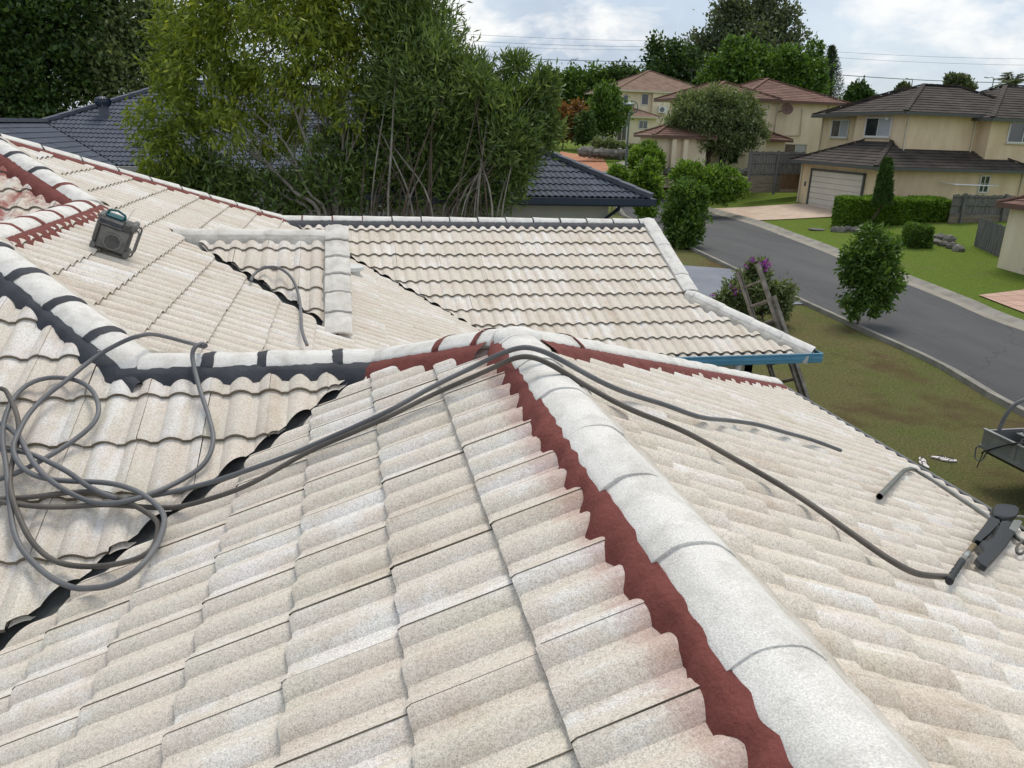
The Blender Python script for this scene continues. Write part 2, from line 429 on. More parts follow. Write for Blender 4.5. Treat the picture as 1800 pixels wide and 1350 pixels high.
def smooth(pts, n=8):
    """Catmull-Rom through points"""
    P = [Vector(p) for p in pts]; P = [2 * P[0] - P[1]] + P + [2 * P[-1] - P[-2]]; out = []
    for i in range(1, len(P) - 2):
        for j in range(n):
            t = j / n; a, b, c, d = P[i - 1], P[i], P[i + 1], P[i + 2]
            out.append(0.5 * ((2 * b) + (c - a) * t + (2 * a - 5 * b + 4 * c - d) * t * t + (3 * b - a - 3 * c + d) * t ** 3))
    out.append(P[-2]); return out
def resample(pts, step):
    out = [pts[0]]; acc = 0
    for a, b in zip(pts, pts[1:]):
        L = (b - a).length
        while acc + L >= step:
            t = (step - acc) / L; a = a + (b - a) * t; out.append(a); L = (b - a).length; acc = 0
        acc += L
    out.append(pts[-1]); return out
def asphalt():
    mt, nt, b = nmat('asphalt'); k = NT(nt); p = k.pos()
    col = k.ramp(k.noise(k.mapping(p, (1, .25, 1)), 0.5, 6, 0.65, 0.4), [(0.3, (0.052, 0.052, 0.055)), (0.5, (0.072, 0.072, 0.074)), (0.7, (0.092, 0.091, 0.090))])
    col = k.mix(1.0, col, k.ramp(k.noise(p, 120, 3, 0.7), [(0.3, 0.72), (0.7, 1.28)]), 'MULTIPLY')
    vo = k.node('ShaderNodeTexVoronoi', feature='DISTANCE_TO_EDGE'); vo.inputs['Scale'].default_value = 0.22
    wp = k.node('ShaderNodeVectorMath', operation='ADD'); nz = k.node('ShaderNodeTexNoise'); nz.inputs['Scale'].default_value = 0.9; nz.inputs['Detail'].default_value = 5
    k.L.new(p, nz.inputs['Vector']); k.L.new(p, wp.inputs[0]); k.L.new(nz.outputs['Color'], wp.inputs[1]); k.L.new(wp.outputs[0], vo.inputs['Vector'])
    cr = k.ramp(vo.outputs['Distance'], [(0.0, 0.6), (0.004, 0.0)])
    col = k.mix(cr, col, (0.022, 0.022, 0.023))
    oil = k.ramp(k.noise(p, 0.8, 5, 0.7), [(0.62, 0.0), (0.74, 0.45)])
    col = k.mix(oil, col, (0.030, 0.029, 0.028))
    k.L.new(col, b.inputs['Base Color']); b.inputs['Roughness'].default_value = 0.88
    k.bump(b, k.noise(p, 150, 3, 0.7), 0.5, 0.006)
    return mt
ASPH = asphalt()
CONC = mat('kerb concrete', (0.20, 0.19, 0.16), (0.31, 0.295, 0.255), 1.6, 0.92, 0.4, 90, fine=0.12, fscale=90)
CHAN = mat('gutter channel concrete', (0.27, 0.245, 0.20), (0.35, 0.32, 0.27), 1.6, 0.92, 0.3, 90, fine=0.1, fscale=90)
kN = [gpt(*q) for q in ((1800, 722), (1660, 642), (1510, 574), (1380, 514), (1250, 452), (1150, 403), (1100, 380))]
kN = [Vector((12.6, -30, 0)), Vector((12.7, -5, 0)), Vector((12.95, 7, 0))] + kN
kF = [gpt(*q) for q in ((1800, 578), (1690, 533), (1590, 493), (1490, 455), (1400, 420), (1320, 391), (1250, 372), (1200, 361))]
kF = [Vector((18.9, -30, 0)), Vector((19.0, -5, 0)), Vector((19.2, 9, 0))] + kF
def flat(l): return [Vector((p.x, p.y, 0)) for p in l]
kNs, kFs = smooth(flat(kN), 6), smooth(flat(kF), 6)
kNs += [kNs[-1] + Vector((0.25, 1, 0)) * q for q in (4, 9, 15)]
kFs += [kFs[-1] + Vector((0.05, 1, 0)) * q for q in (4, 9, 15)]
def at_frac(l, n):
    L = [0]
    for a, b in zip(l, l[1:]): L.append(L[-1] + (b - a).length)
    out = []; j = 0
    for i in range(n):
        s = L[-1] * i / (n - 1)
        while j < len(l) - 2 and L[j + 1] < s: j += 1
        t = (s - L[j]) / max(L[j + 1] - L[j], 1e-9); out.append(l[j].lerp(l[j + 1], min(t, 1)))
    return out
rn, rf = at_frac(kNs, 110), at_frac(kFs, 110)
mb = MB(); W = 8
vs = []
for a, b in zip(rn, rf):
    for j in range(W + 1):
        p = a.lerp(b, j / W); cr = 0.05 * (1 - (2 * j / W - 1) ** 2)
        vs.append((p.x, p.y, gz(p.x, p.y) + 0.035 + cr))
fs = [(i * (W + 1) + j, i * (W + 1) + j + 1, (i + 1) * (W + 1) + j + 1, (i + 1) * (W + 1) + j) for i in range(len(rn) - 1) for j in range(W)]
mb.add(vs, fs); tag(mb.build('road', ASPH, smooth=60), kind='structure')

def kerb(name, line, side, prof, mats):
    """prof: (offset away from road, height, material)"""
    line = resample(line, 1.0); mb = MB(); n = len(prof); vs = []
    for i, p in enumerate(line):
        d = (line[min(i + 1, len(line) - 1)] - line[max(i - 1, 0)]).normalized(); o = Vector((d.y, -d.x, 0)) * side
        for off, h, _ in prof:
            q = p + o * off; vs.append((q.x, q.y, gz(q.x, q.y) + h))
    b = len(mb.v); mb.v.extend(vs)
    for i in range(len(line) - 1):
        for j in range(n - 1):
            mb.f.append((i * n + j, i * n + j + 1, (i + 1) * n + j + 1, (i + 1) * n + j)); mb.mi.append(prof[j][2])
    return tag(mb.build(name, mats, smooth=25), kind='structure')
kerb('kerb_near', kNs, -1, [(-0.06, 0.036, 0), (-0.04, 0.044, 0), (0.12, 0.115, 0), (0.28, 0.125, 0), (0.30, -0.05, 0)], [CONC, CHAN])
kerb('kerb_far', kFs, 1, [(-0.46, 0.036, 1), (-0.43, 0.048, 1), (-0.05, 0.052, 0), (0.16, 0.13, 0), (0.34, 0.14, 0), (0.36, -0.05, 0)], [CONC, CHAN])

def patch(name, pts, m_, lift=0.03, n=14):
    """quad sheet draped on the ground between four corners"""
    a, b, c, d = [Vector(p) for p in pts]; mb = MB(); vs = []
    for i in range(n + 1):
        for j in range(n + 1):
            p = a.lerp(b, i / n).lerp(d.lerp(c, i / n), j / n); vs.append((p.x, p.y, gz(p.x, p.y) + lift))
    fs = [(i * (n + 1) + j, (i + 1) * (n + 1) + j, (i + 1) * (n + 1) + j + 1, i * (n + 1) + j + 1) for i in range(n) for j in range(n)]
    mb.add(vs, fs); return tag(mb.build(name, m_, smooth=60), kind='structure')
# ------------------------------------------------------------------ the house we stand on
T = 0.42528; CT = 1 / math.sqrt(1 + T * T); ST = T * CT
GA, TW, TL = 0.333, 0.30, 0.413             # gauge, cover width, tile length
ZE = H - 2.674                              # eave line
def V(x, y, z): return Vector((x, y, z + H))
P0 = V(.822, 3.672, -1.033); J0 = V(.188, 4.306, -1.302); K0 = V(-1.114, 4.306, -1.302); L0 = V(-2.304, 5.497, -.796)
W0 = V(-2.304, 7.793, -.796); U0 = V(-3.625, 9.113, -.234); X0 = V(-.96, 11.779, -1.368); Q1 = V(4.684, 11.779, -1.368)
QG = V(4.684, 9.958, -2.142); QC = V(5.935, 8.707, -2.674)
N0 = V(-1.63, 8.0, -1.0827); NX = -0.10
N1 = Vector((NX, 8.0, N0.z)); N2 = Vector((NX, 8.0 - (NX + 1.63), N0.z - (NX + 1.63) * T))
house = empty('tiled_house', (0, 5, 0), 'single storey house whose pale washed tile roof fills the foreground', 'house')

def prof(u, h=0.0275):
    a = (u / 0.15) % 1.0; a = min(a, 1 - a)
    return h * math.cos(math.pi / 2 * a / 0.38) ** 0.8 if a < 0.38 else 0.0
_fine = [0, .05, .10, .16, .22, .28, .34, .38, .62, .66, .72, .78, .84, .90, .95]
_coarse = [0, .13, .26, .38, .62, .74, .87]
def u_samples(fine):
    s = _fine if fine else _coarse
    return [0.15 * (r + q) for r in (0, 1) for q in s] + [0.30]
def tile_grid(fine, tk=0.030):
    """local tile: u across, v up the slope, w normal. rows from the drip edge to the head"""
    us = u_samples(fine); n = len(us)
    rows = [('b', 0.0), ('n', 0.0), ('n2', 0.014), ('t', TL)] if fine else [('b', 0.0), ('n', 0.0), ('t', TL)]
    vs = []; fs = []; mi = []
    for kind, v in rows:
        for u in us:
            w = prof(u) + tk * (1 - v / TL) + 0.003 * u / 0.30
            if kind == 'b': w -= 0.026
            if kind == 'n' and fine: w -= 0.006
            vs.append((u + 0.003, v, w))
    for r in range(len(rows) - 1):
        for i in range(n - 1):
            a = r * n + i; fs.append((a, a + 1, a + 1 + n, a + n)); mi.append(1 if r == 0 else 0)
    # side lip at the lap joint (dark slot under the overlapping edge)
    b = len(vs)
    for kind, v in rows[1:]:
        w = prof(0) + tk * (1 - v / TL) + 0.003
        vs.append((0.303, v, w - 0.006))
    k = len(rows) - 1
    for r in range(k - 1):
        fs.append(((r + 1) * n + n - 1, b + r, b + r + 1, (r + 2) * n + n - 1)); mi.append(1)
    return vs, fs, mi
GRID = {True: tile_grid(True), False: tile_grid(False)}

def clip_poly(pts, hps):
    for (nx_, ny_, c) in hps:
        if not pts: return pts
        d = [nx_ * p.x + ny_ * p.y - c for p in pts]
        if min(d) >= -1e-7: continue
        if max(d) <= 0: return []
        out = []
        for i in range(len(pts)):
            a, b, da, db = pts[i], pts[(i + 1) % len(pts)], d[i], d[(i + 1) % len(pts)]
            if da >= 0: out.append(a)
            if (da >= 0) != (db >= 0): out.append(a.lerp(b, da / (da - db)))
        pts = out
    return pts if len(pts) >= 3 else []
class Frame:
    def __init__(s, ref, down, t=T):
        c = 1 / math.sqrt(1 + t * t); s.o = Vector(ref); d = Vector((down[0], down[1], 0))
        s.e1 = Vector((-d.y, d.x, 0)); s.e2 = Vector((-d.x * c, -d.y * c, t * c)); s.n = s.e1.cross(s.e2); s.c = c; s.t = t; s.d = d
    def pt(s, u, v, w): return s.o + s.e1 * u + s.e2 * v + s.n * w
    def uv(s, x, y):
        r = Vector((x, y, 0)) - Vector((s.o.x, s.o.y, 0)); return r.dot(s.e1), -r.dot(s.d) / s.c
    def z(s, x, y): return s.o.z - s.t * (Vector((x, y, 0)) - Vector((s.o.x, s.o.y, 0))).dot(s.d)
    def mat(s, u, v, w=0.0):
        M = Matrix.Identity(4); p = s.pt(u, v, w)
        for i in range(3): M[i][0], M[i][1], M[i][2], M[i][3] = s.e1[i], s.e2[i], s.n[i], p[i]
        return M
def half_planes(poly, extra=0.0):
    """poly: ccw plan polygon [(x, y, gap)], gap = how far the pieces stop short of the edge to the next corner"""
    hp = []
    for i, (x, y, g) in enumerate(poly):
        x2, y2, _ = poly[(i + 1) % len(poly)]
        L = math.hypot(x2 - x, y2 - y); nx_, ny_ = -(y2 - y) / L, (x2 - x) / L
        hp.append((nx_, ny_, nx_ * x + ny_ * y + g + (random.uniform(-1, 1) * extra if g > 0.03 else 0)))
    return hp
PENDING = []                                # (score, kind, data)
def tiles(fr, poly, u0, v0, fine=True, red=False, seen=True, gw=TW, ga=GA):
    """cover a convex plan polygon with tiles; u0 joint phase, v0 drip-edge phase"""
    uv = [fr.uv(x, y) for x, y, _ in poly]
    i0 = math.floor((min(a for a, b in uv) - u0) / gw) - 1; i1 = math.ceil((max(a for a, b in uv) - u0) / gw) + 1
    j0 = math.floor((min(b for a, b in uv) - v0) / ga) - 2; j1 = math.ceil((max(b for a, b in uv) - v0) / ga) + 1
    vmin = min(b for a, b in uv)
    base = half_planes(poly)
    for i in range(i0, i1):
        for j in range(j0, j1):
            u, v = u0 + i * gw, v0 + j * ga
            cor = [fr.pt(u + a, v + b, 0) for a in (-0.004, gw) for b in (0, TL)]
            if any(max(nx_ * p.x + ny_ * p.y for p in cor) <= c for nx_, ny_, c in base): continue
            hp = half_planes(poly, 0.012)
            full = all(min(nx_ * p.x + ny_ * p.y for p in cor) >= c for nx_, ny_, c in hp)
            jit = (random.gauss(0, .0015), random.gauss(0, .002), random.uniform(-.001, .0022), random.gauss(0, .0035))
            ctr = fr.pt(u + gw / 2, v + ga / 2, 0.03)
            px, py, dd = proj(ctr)
            sc = -1
            if seen and dd > 0.2 and -120 < px < 1920 and -60 < py < 1480:
                sc = max(0.0, fr.n.dot(Vector(EYE) - ctr)) / dd ** 3
            PENDING.append((sc, fr, u, v, jit, None if full else hp, fine, red))
def tile_world(fr, u, v, jit, hp, fine):
    vs, fs, mi = GRID[fine]; ca, sa = math.cos(jit[3]), math.sin(jit[3])
    W_ = [fr.pt(u + jit[0] + x * ca - y * sa, v + jit[1] + x * sa + y * ca, z + jit[2]) for x, y, z in vs]
    if hp is None: return W_, fs, mi
    key = {}; ov = []; of = []; om = []
    for f, m_ in zip(fs, mi):
        pl = clip_poly([W_[k] for k in f], hp)
        if not pl: continue
        ids = []
        for p in pl:
            q = (round(p.x, 5), round(p.y, 5), round(p.z, 5))
            if q not in key: key[q] = len(ov); ov.append(p)
            if key[q] not in ids: ids.append(key[q])
        if len(ids) >= 3: of.append(tuple(ids)); om.append(m_)
    return ov, of, om
_shared = {}
def shared_tile(fine, red, mats, tag_):
    k_ = (fine, red, tag_)
    if k_ not in _shared:
        vs, fs, mi = GRID[fine]; me = bpy.data.meshes.new('tile'); me.from_pydata(vs, [], fs)
        for q in mats: me.materials.append(q)
        me.polygons.foreach_set('material_index', mi); me.polygons.foreach_set('use_smooth', [True] * len(fs)); me.set_sharp_from_angle(angle=rad(32)); _shared[k_] = me
    return _shared[k_]
def flush_tiles(parent, mats, redmats=None, limit=300, stuff_name='roof_tiles', tag_=''):
    global PENDING
    PENDING.sort(key=lambda q: -q[0])
    inv = world_of(parent).inverted()
    rest = {}
    for n_, (sc, fr, u, v, jit, hp, fine, red) in enumerate(PENDING):
        mm = redmats if red else mats
        if n_ < limit and sc > 0:
            if hp is None:
                o = bpy.data.objects.new('tile', shared_tile(fine, red, mm, tag_))
                o.matrix_basis = fr.mat(u + jit[0], v + jit[1], jit[2]) @ Matrix.Rotation(jit[3], 4, 'Z')
                link(o); o.parent = parent; o.matrix_parent_inverse = inv; o['fallx'] = float(abs(fr.d.x))
                continue
            vs, fs, mi = tile_world(fr, u, v, jit, hp, fine)
            if len(fs) < 2: continue
            me = bpy.data.meshes.new('tile'); c = fr.pt(u, v, 0)
            me.from_pydata([p - c for p in vs], [], fs)
            for q in mm: me.materials.append(q)
            me.polygons.foreach_set('material_index', mi); me.polygons.foreach_set('use_smooth', [True] * len(fs)); me.set_sharp_from_angle(angle=rad(32))
            o = bpy.data.objects.new('tile', me); o.location = c; link(o); o.parent = parent; o.matrix_parent_inverse = inv; o['fallx'] = float(abs(fr.d.x))
        else:
            r = rest.setdefault(0, ([], [], [], [], []))
            vs, fs, mi = tile_world(fr, u, v, jit, hp, fine)
            b = len(r[0]); r[0].extend([tuple(p) for p in vs]); t_ = random.random()
            for f, q in zip(fs, mi): r[1].append(tuple(b + k for k in f)); r[2].append(q + (2 if red else 0)); r[3].append(t_); r[4].append(float(abs(fr.d.x)))
    for k_, (vs, fs, mi, tn, fx) in rest.items():
        if not fs: continue
        me = bpy.data.meshes.new(stuff_name); me.from_pydata(vs, [], fs)
        for q in list(mats) + list(redmats or []): me.materials.append(q)
        me.polygons.foreach_set('material_index', mi); me.polygons.foreach_set('use_smooth', [True] * len(fs)); me.set_sharp_from_angle(angle=rad(32))
        a = me.attributes.new('tint', 'FLOAT', 'FACE'); a.data.foreach_set('value', tn)
        a = me.attributes.new('fallx', 'FLOAT', 'FACE'); a.data.foreach_set('value', fx)
        o = link(bpy.data.objects.new(stuff_name, me)); o['kind'] = 'stuff'; attach(o, parent)
    PENDING = []

FC = Frame(P0, (-1, 0)); FD = Frame(P0, (1, 0)); FE = Frame(J0, (0, -1)); FG = Frame(K0, (1, 0)); FQ = Frame(X0, (0, -1))
FN = Frame(N0, (0, -1)); FJ = Frame(W0, (0, -1)); FF = Frame(J0, (0, 1)); FQR = Frame(QC, (1, 0)); FL = Frame(W0, (-1, 0))
ye = 4.306 - (J0.z - ZE) / T                 # eave of the plane below the charcoal ridge
xc = .822 - (P0.z - ZE) / T; xd = .822 + (P0.z - ZE) / T; yh = 3.672 + (P0.z - ZE) / T
xg = -1.114 + (K0.z - ZE) / T; yq = 8.707
RG, VG = 0.02, 0.038
tiles(FC, [(.822, -1.6, RG), (P0.x, P0.y, RG), (J0.x, J0.y, VG), (xc, ye, 0), (xc, -1.6, 0)], 0.10, -.4348)
tiles(FD, [(.822, 3.672, RG), (.822, -1.6, 0), (xd + .05, -1.6, 0), (xd + .05, yh, RG)], 0.03, -.28 - 12 * GA)
xe = J0.x - .3236 - 3 * TW                   # a lap joint beside the hip foot
tiles(FE, [(J0.x, J0.y, RG), (xe, J0.y, 0), (xe, ye, 0), (xc, ye, VG)] if xc > xe else [(J0.x, J0.y, RG), (xe, J0.y, 0), (xe, J0.y - (J0.x - xe), VG)], -.3236, -.2562)
tiles(FE, [(xe, J0.y - (xe - K0.x), RG), (L0.x, L0.y, RG), (L0.x - (L0.y - ye), ye, 0), (xc, ye, VG), (xe, J0.y - (J0.x - xe), 0)], -.3236, -.2562)
# the long plane facing the road: front of the little gable, right of it, behind it
s_ = 8.0 + N0.x
tiles(FG, [(K0.x, K0.y, VG), (NX, K0.y + NX - K0.x, 0), (NX, 8.0 - (NX - N0.x), VG), (N0.x, 8.0, 0), (L0.x, 8.0, RG), (L0.x, L0.y, RG)], -4.306 + 8.0, -.218 + GA)
tiles(FG, [(NX, K0.y + NX - K0.x, VG), (xg + .05, yh + .05, 0), (xg + .05, yq, VG), (NX, X0.y - (NX - X0.x), 0)], -4.306 + 8.0, -.218 + GA)
tiles(FG, [(L0.x, 8.0, 0), (N0.x, 8.0, VG), (NX, 8.0 + NX - N0.x, 0), (NX, X0.y - NX + X0.x, VG), (X0.x, X0.y, RG), (U0.x, U0.y, RG)], -4.306 + 8.0, -.218 + GA)
xs_ = X0.x + (X0.y - QG.y)
tiles(FQ, [(X0.x, X0.y, VG), (xs_ + .03, QG.y - .03, 0), (Q1.x, QG.y - .03, 0), (Q1.x, Q1.y, RG)], 0.11, -.314, fine=False)
tiles(FQ, [(xs_ - .07, QG.y + .07, VG), (xg, yq - .05, 0), (QC.x + .05, yq - .05, RG), (QG.x - .07, QG.y + .07, 0)], 0.11, -.314, fine=False)
tiles(FN, [(N0.x, N0.y, VG), (N2.x, N2.y, -0.02), (N1.x, N1.y, RG)], 0.28, -.29)
tiles(FJ, [(W0.x, W0.y, RG), (U0.x, U0.y, RG), (-6.2, U0.y, 0), (-6.2, 5.8, 0), (W0.x - 2, W0.y - 2, VG)], 0.05, -.1, red=True)
tiles(FF, [(K0.x, K0.y, RG), (J0.x, J0.y, RG), (P0.x, P0.y, RG), (xd, yh, 0), (xg, yh, VG)], 0.0, -.3, fine=False, seen=False)
tiles(FQR, [(QG.x, QG.y, RG), (QC.x, QC.y, 0), (QC.x, 14.85, RG), (QG.x, 13.6, 0)], 0, 0, fine=False, seen=False)
FQB = Frame(X0, (0, 1))
tiles(FQB, [(Q1.x, Q1.y, RG), (Q1.x, 13.6, RG), (QC.x, 14.85, 0), (-4, 14.85, 0), (X0.x, X0.y, RG)][:5], 0, -.3, fine=False, seen=False)
tiles(FL, [(W0.x, W0.y, VG), (W0.x - 2, W0.y - 2, 0), (L0.x - 2, L0.y - 2, RG), (L0.x, L0.y, RG)], 0, -.3, fine=False, seen=False)
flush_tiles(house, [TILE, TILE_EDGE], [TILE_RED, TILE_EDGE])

# underlay, a dark sheet added below the tiles to block light, and walls
def sheet(name, fr, pts, m_, w):
    MB().poly([Vector((x, y, fr.z(x, y))) + fr.n * w for x, y in pts]).build(name, m_, house)
und = MB()
for fr, pts in ((FC, [(.822, -1.6), (P0.x, P0.y), (J0.x, J0.y), (xc, ye), (xc, -1.6)]), (FD, [(.822, 3.672), (.822, -1.6), (xd, -1.6), (xd, yh)]),
                (FE, [(J0.x, J0.y), (K0.x, K0.y), (L0.x, L0.y), (L0.x - (L0.y - ye), ye), (xc, ye)]),
                (FG, [(K0.x, K0.y), (xg, yh), (xg, yq), (X0.x, X0.y), (U0.x, U0.y), (W0.x, W0.y), (L0.x, L0.y)]),
                (FQ, [(X0.x, X0.y), (xg, yq), (QC.x, yq), (QG.x, QG.y), (Q1.x, Q1.y)]), (FF, [(K0.x, K0.y), (J0.x, J0.y), (P0.x, P0.y), (xd, yh), (xg, yh)]),
                (FN, [(N0.x, N0.y), (N2.x, N2.y), (N1.x, N1.y)]), (FQB, [(Q1.x, Q1.y), (Q1.x, 13.6), (QC.x, 14.85), (-4, 14.85), (X0.x, X0.y)]),
                (FQR, [(QG.x, QG.y), (QC.x, QC.y), (QC.x, 14.85), (QG.x, 13.6)]), (FL, [(W0.x, W0.y), (W0.x - 2, W0.y - 2), (L0.x - 2, L0.y - 2), (L0.x, L0.y)]),
                (FJ, [(W0.x, W0.y), (U0.x, U0.y), (-6.2, U0.y), (-6.2, 5.8), (W0.x - 2, W0.y - 2)])):
    und.poly([Vector((x, y, fr.z(x, y))) - fr.n * 0.045 for x, y in pts])
# gable triangles below the two verges and the back of the little gable
und.poly([N1 - Vector((.06, 0, .03)), N2 - Vector((.06, 0, .03)), Vector((NX - .06, 8.0 + NX - N0.x, N2.z - .03))], 1)
und.poly([N0 - Vector((0, 0, .03)), N1 - Vector((0, 0, .03)), Vector((NX, 8.0 + NX - N0.x, N2.z - .03))], 1)
und.poly([Q1 - Vector((.1, 0, .03)), QG - Vector((.1, 0, .03)), Vector((QG.x - .1, 13.6, QG.z - .03))], 1)
und.build('roof_underlay', [DARK, SOFFIT], house)
# external walls, inset from the eaves
wl_ = MB()
for (a, b) in (((xg - .6, 9.3), (5.35, 9.3)), ((5.35, 9.3), (5.35, 14.3)), ((xg - .6, 6.9), (xg - .6, 9.3)), ((xg - .6, 6.9), (4.1, 6.9)), ((4.1, 6.9), (4.1, -1.6)), ((5.35, 14.3), (-6, 14.3)), ((-6, 14.3), (-6, 1.7)), ((-6, 1.7), (-2.4, 1.7)), ((-2.4, 1.7), (-2.4, -1.6)), ((-2.4, -1.6), (4.1, -1.6))):
    d = (Vector((b[0], b[1], 0)) - Vector((a[0], a[1], 0))).normalized() * .06
    wl_.bar(Vector((a[0], a[1], (ZE - .1) / 2)) - d, Vector((b[0], b[1], (ZE - .1) / 2)) + d, .12, ZE - .1)
wl_.build('wall', RENDER, house)
sf = MB()
sf.box((xg - .6, 8.74, ZE - .13), (5.9, 9.3, ZE - .10)); sf.box((4.1, -1.6, ZE - .13), (xd - .03, 6.9, ZE - .10)); sf.box((5.36, 9.31, ZE - .13), (5.9, 14.8, ZE - .10))
sf.build('soffit', SOFFIT, house)

# valley trays
def valley(a, b, fr1, fr2, w=0.13):
    a, b = Vector(a), Vector(b); d = (b - a); d.z = 0; d.normalize(); s = Vector((d.y, -d.x, 0)); mb = MB(); vs = []
    n = 24
    for i in range(n + 1):
        p = a.lerp(b, i / n); row = []
        for off in (-w, -.045, -.02, 0, .02, .045, w):
            q = p + s * off
            z = max(fr1.z(q.x, q.y), fr2.z(q.x, q.y)) - 0.020 + (0.010 if abs(abs(off) - .02) < .001 else 0) + random.uniform(-.002, .002)
            row.append((q.x, q.y, z))
        vs += row
    mb.add(vs, [(i * 7 + j, i * 7 + j + 1, (i + 1) * 7 + j + 1, (i + 1) * 7 + j) for i in range(n) for j in range(6)])
    return mb.build('valley_tray', VALLEY, house, smooth=20)
valley(J0, (xc, ye, ZE), FC, FE); valley(N0, N2, FG, FN); valley(X0, (xg, yq, ZE), FG, FQ); valley(K0, (xg, yh, ZE), FG, FF)

# ridge caps and their pointing
def capline(a, b, k, capm, exposure=.425, bands=None, left=None, right=None, r0=0.0, half=.118, up=0.0, bandw=.035, strip=.11, lens=None, hi=0.0, ext=0.0, rise=.054):
    """a is the low end; left/right: pointing material on that side of a->b; bands: material(s) over the joints"""
    a, b = Vector(a), Vector(b); d = b - a; Lg = d.length; d.normalize(); hz = Vector((d.x, d.y, 0)).normalized(); s = Vector((-hz.y, hz.x, 0))   # s: left
    upv = s.cross(d) * -1 if s.cross(d).z < 0 else s.cross(d)
    base = -k * half + .050 + up; apex = base + rise + k * .03
    prof_ = [(half, base), (half * .975, base + .016), (half * .86, base + .016 + (apex - base - .016) * .26), (half * .56, apex - .013), (half * .40, apex - .005), (half * .2, apex - .001), (0, apex)]
    prof_ = prof_ + [(-o, z) for o, z in prof_[-2::-1]]
    def section(p, grow, lift):
        return [p + s * (o * (1 + grow)) + upv * (z + lift) for o, z in prof_], [p + s * (o * (1 + grow) * .88) + upv * (z + lift - .016) for o, z in prof_]
    def cap_mesh(L):
        mb = MB(); n = len(prof_); vs = []; st = [(0, .020, .005), (.008, .024, .008), (L * .5, .008, .003), (L + .03, 0.0, 0.0)]
        for t, g, l in st:
            q = d * t + upv * random.uniform(-.0008, .0008); vs += section(q, g, l)[0]
        for t, g, l in (st[0], st[-1]): vs += section(d * t, g, l)[1]
        fs = [(r * n + i, r * n + i + 1, (r + 1) * n + i + 1, (r + 1) * n + i) for r in range(3) for i in range(n - 1)]
        fs = [tuple(reversed(f)) for f in fs]
        i0, i1 = 4 * n, 5 * n
        for i in range(n - 1): fs.append((i, i + 1, i0 + i + 1, i0 + i)); fs.append((3 * n + i + 1, 3 * n + i, i1 + i, i1 + i + 1))
        for i in (0, n - 1): fs.append((i, i0 + i, i1 + i, 3 * n + i))
        me = bpy.data.meshes.new('ridge_cap'); me.from_pydata([tuple(v_) for v_ in vs], [], fs); me.materials.append(capm)
        me.polygons.foreach_set('use_smooth', [True] * len(fs)); me.set_sharp_from_angle(angle=rad(38)); return me
    full = None; t = r0; joints = []; li = 0
    while t < Lg - .06:
        ex = exposure if lens is None else lens[min(li, len(lens) - 1)]
        li += 1
        L = min(ex, Lg - t)
        if lens is None and abs(L - exposure) < 1e-6:
            if full is None: full = cap_mesh(L)
            me_ = full
        else: me_ = cap_mesh(L)
        o = bpy.data.objects.new('ridge_cap', me_); o.location = a + d * t + upv * random.uniform(-.003, .004) + s * random.uniform(-.004, .004); o.rotation_euler = (random.gauss(0, .004), random.gauss(0, .004), random.gauss(0, .008)); link(o); attach(o, house)
        joints.append(t); t += L
    bl = bands if isinstance(bands, (list, tuple)) else [bands] * len(joints)
    for q, (t, bm_) in enumerate(zip(joints, bl)):
        if bm_ is None or (q == 0 and t <= 0.0): continue
        mb = MB(); n = len(prof_); vs = []
        w0, w1 = -bandw * random.uniform(.7, 1.1), bandw * random.uniform(.35, .6)
        for tt, lift in ((w0, .004), (w0 * .4, .007), (0.0, .0115), (w1, .0105)):
            for i, (o_, z) in enumerate(prof_):
                jt = random.uniform(-.004, .004) if tt in (w0, w1) else 0
                vs.append(a + d * (t + tt + jt) + s * (o_ * 1.04) + upv * (z + lift))
        mb.add(vs, [tuple(reversed((r * n + i, r * n + i + 1, (r + 1) * n + i + 1, (r + 1) * n + i))) for r in range(3) for i in range(n - 1)])
        mb.build('joint_pointing', bm_, house, smooth=40)
    for sg, mm in ((1, left), (-1, right)):
        if mm is None: continue
        mb = MB(); n = max(2, int((Lg + ext) / .035)); vs = []; ph = random.uniform(0, 9)
        for i in range(n + 1):
            t = -ext + (Lg + ext) * i / n; p = a + d * t
            wob = .010 * math.sin(t * 7 + ph) + .009 * math.sin(t * 19 + 2 * ph) + .006 * math.sin(t * 47 + 3 * ph) + random.uniform(-.006, .006)
            of = half + strip + wob
            i_o = half - .012
            for off, w in ((i_o - .03, .03), (i_o, .066 + up + hi), (i_o + strip * .35, .066 + up * .6 + hi), (of * .66 + i_o * .34, .060 + hi), (of, .016 + hi), (of + .015, -.03)):
                q = p + s * (sg * off); vs.append((q.x, q.y, p.z - k * off + w + .0022 * math.sin(t * 60 + off * 90) + random.uniform(-.0018, .0018)))
        m6 = 6
        fs = [(i * m6 + j, i * m6 + j + 1, (i + 1) * m6 + j + 1, (i + 1) * m6 + j) for i in range(n) for j in range(m6 - 1)]
        if sg < 0: pass
        else: fs = [tuple(reversed(f)) for f in fs]
        mb.add(vs, fs); mb.build('pointing', mm, house, smooth=50)
KH = T * .7071
capline((.822, -1.30 + .0, P0.z), P0, T, CAP, .405, left=RED, right=CREAMP, r0=0.02, half=.112, strip=.052, hi=.005)
capline(J0, P0 + Vector((-.08, .08, -.02)), KH, CAP, .34, bands=RED, left=CREAMP, right=RED, r0=-.02, lens=[.52, .26, .3], strip=.10)
capline((xd, yh, ZE), P0 + Vector((.03, .03, 0)), KH, CAP, .40, bands=[None] * 13 + [RED, RED], left=RED, right=CREAMP, strip=.11)
capline(K0, J0, T, CAP, .30, bands=BLACKP, left=CREAMP, right=BLACKP, lens=[.36, .29, .40, .3], half=.108, strip=.062, bandw=.042, hi=.010, ext=.10)
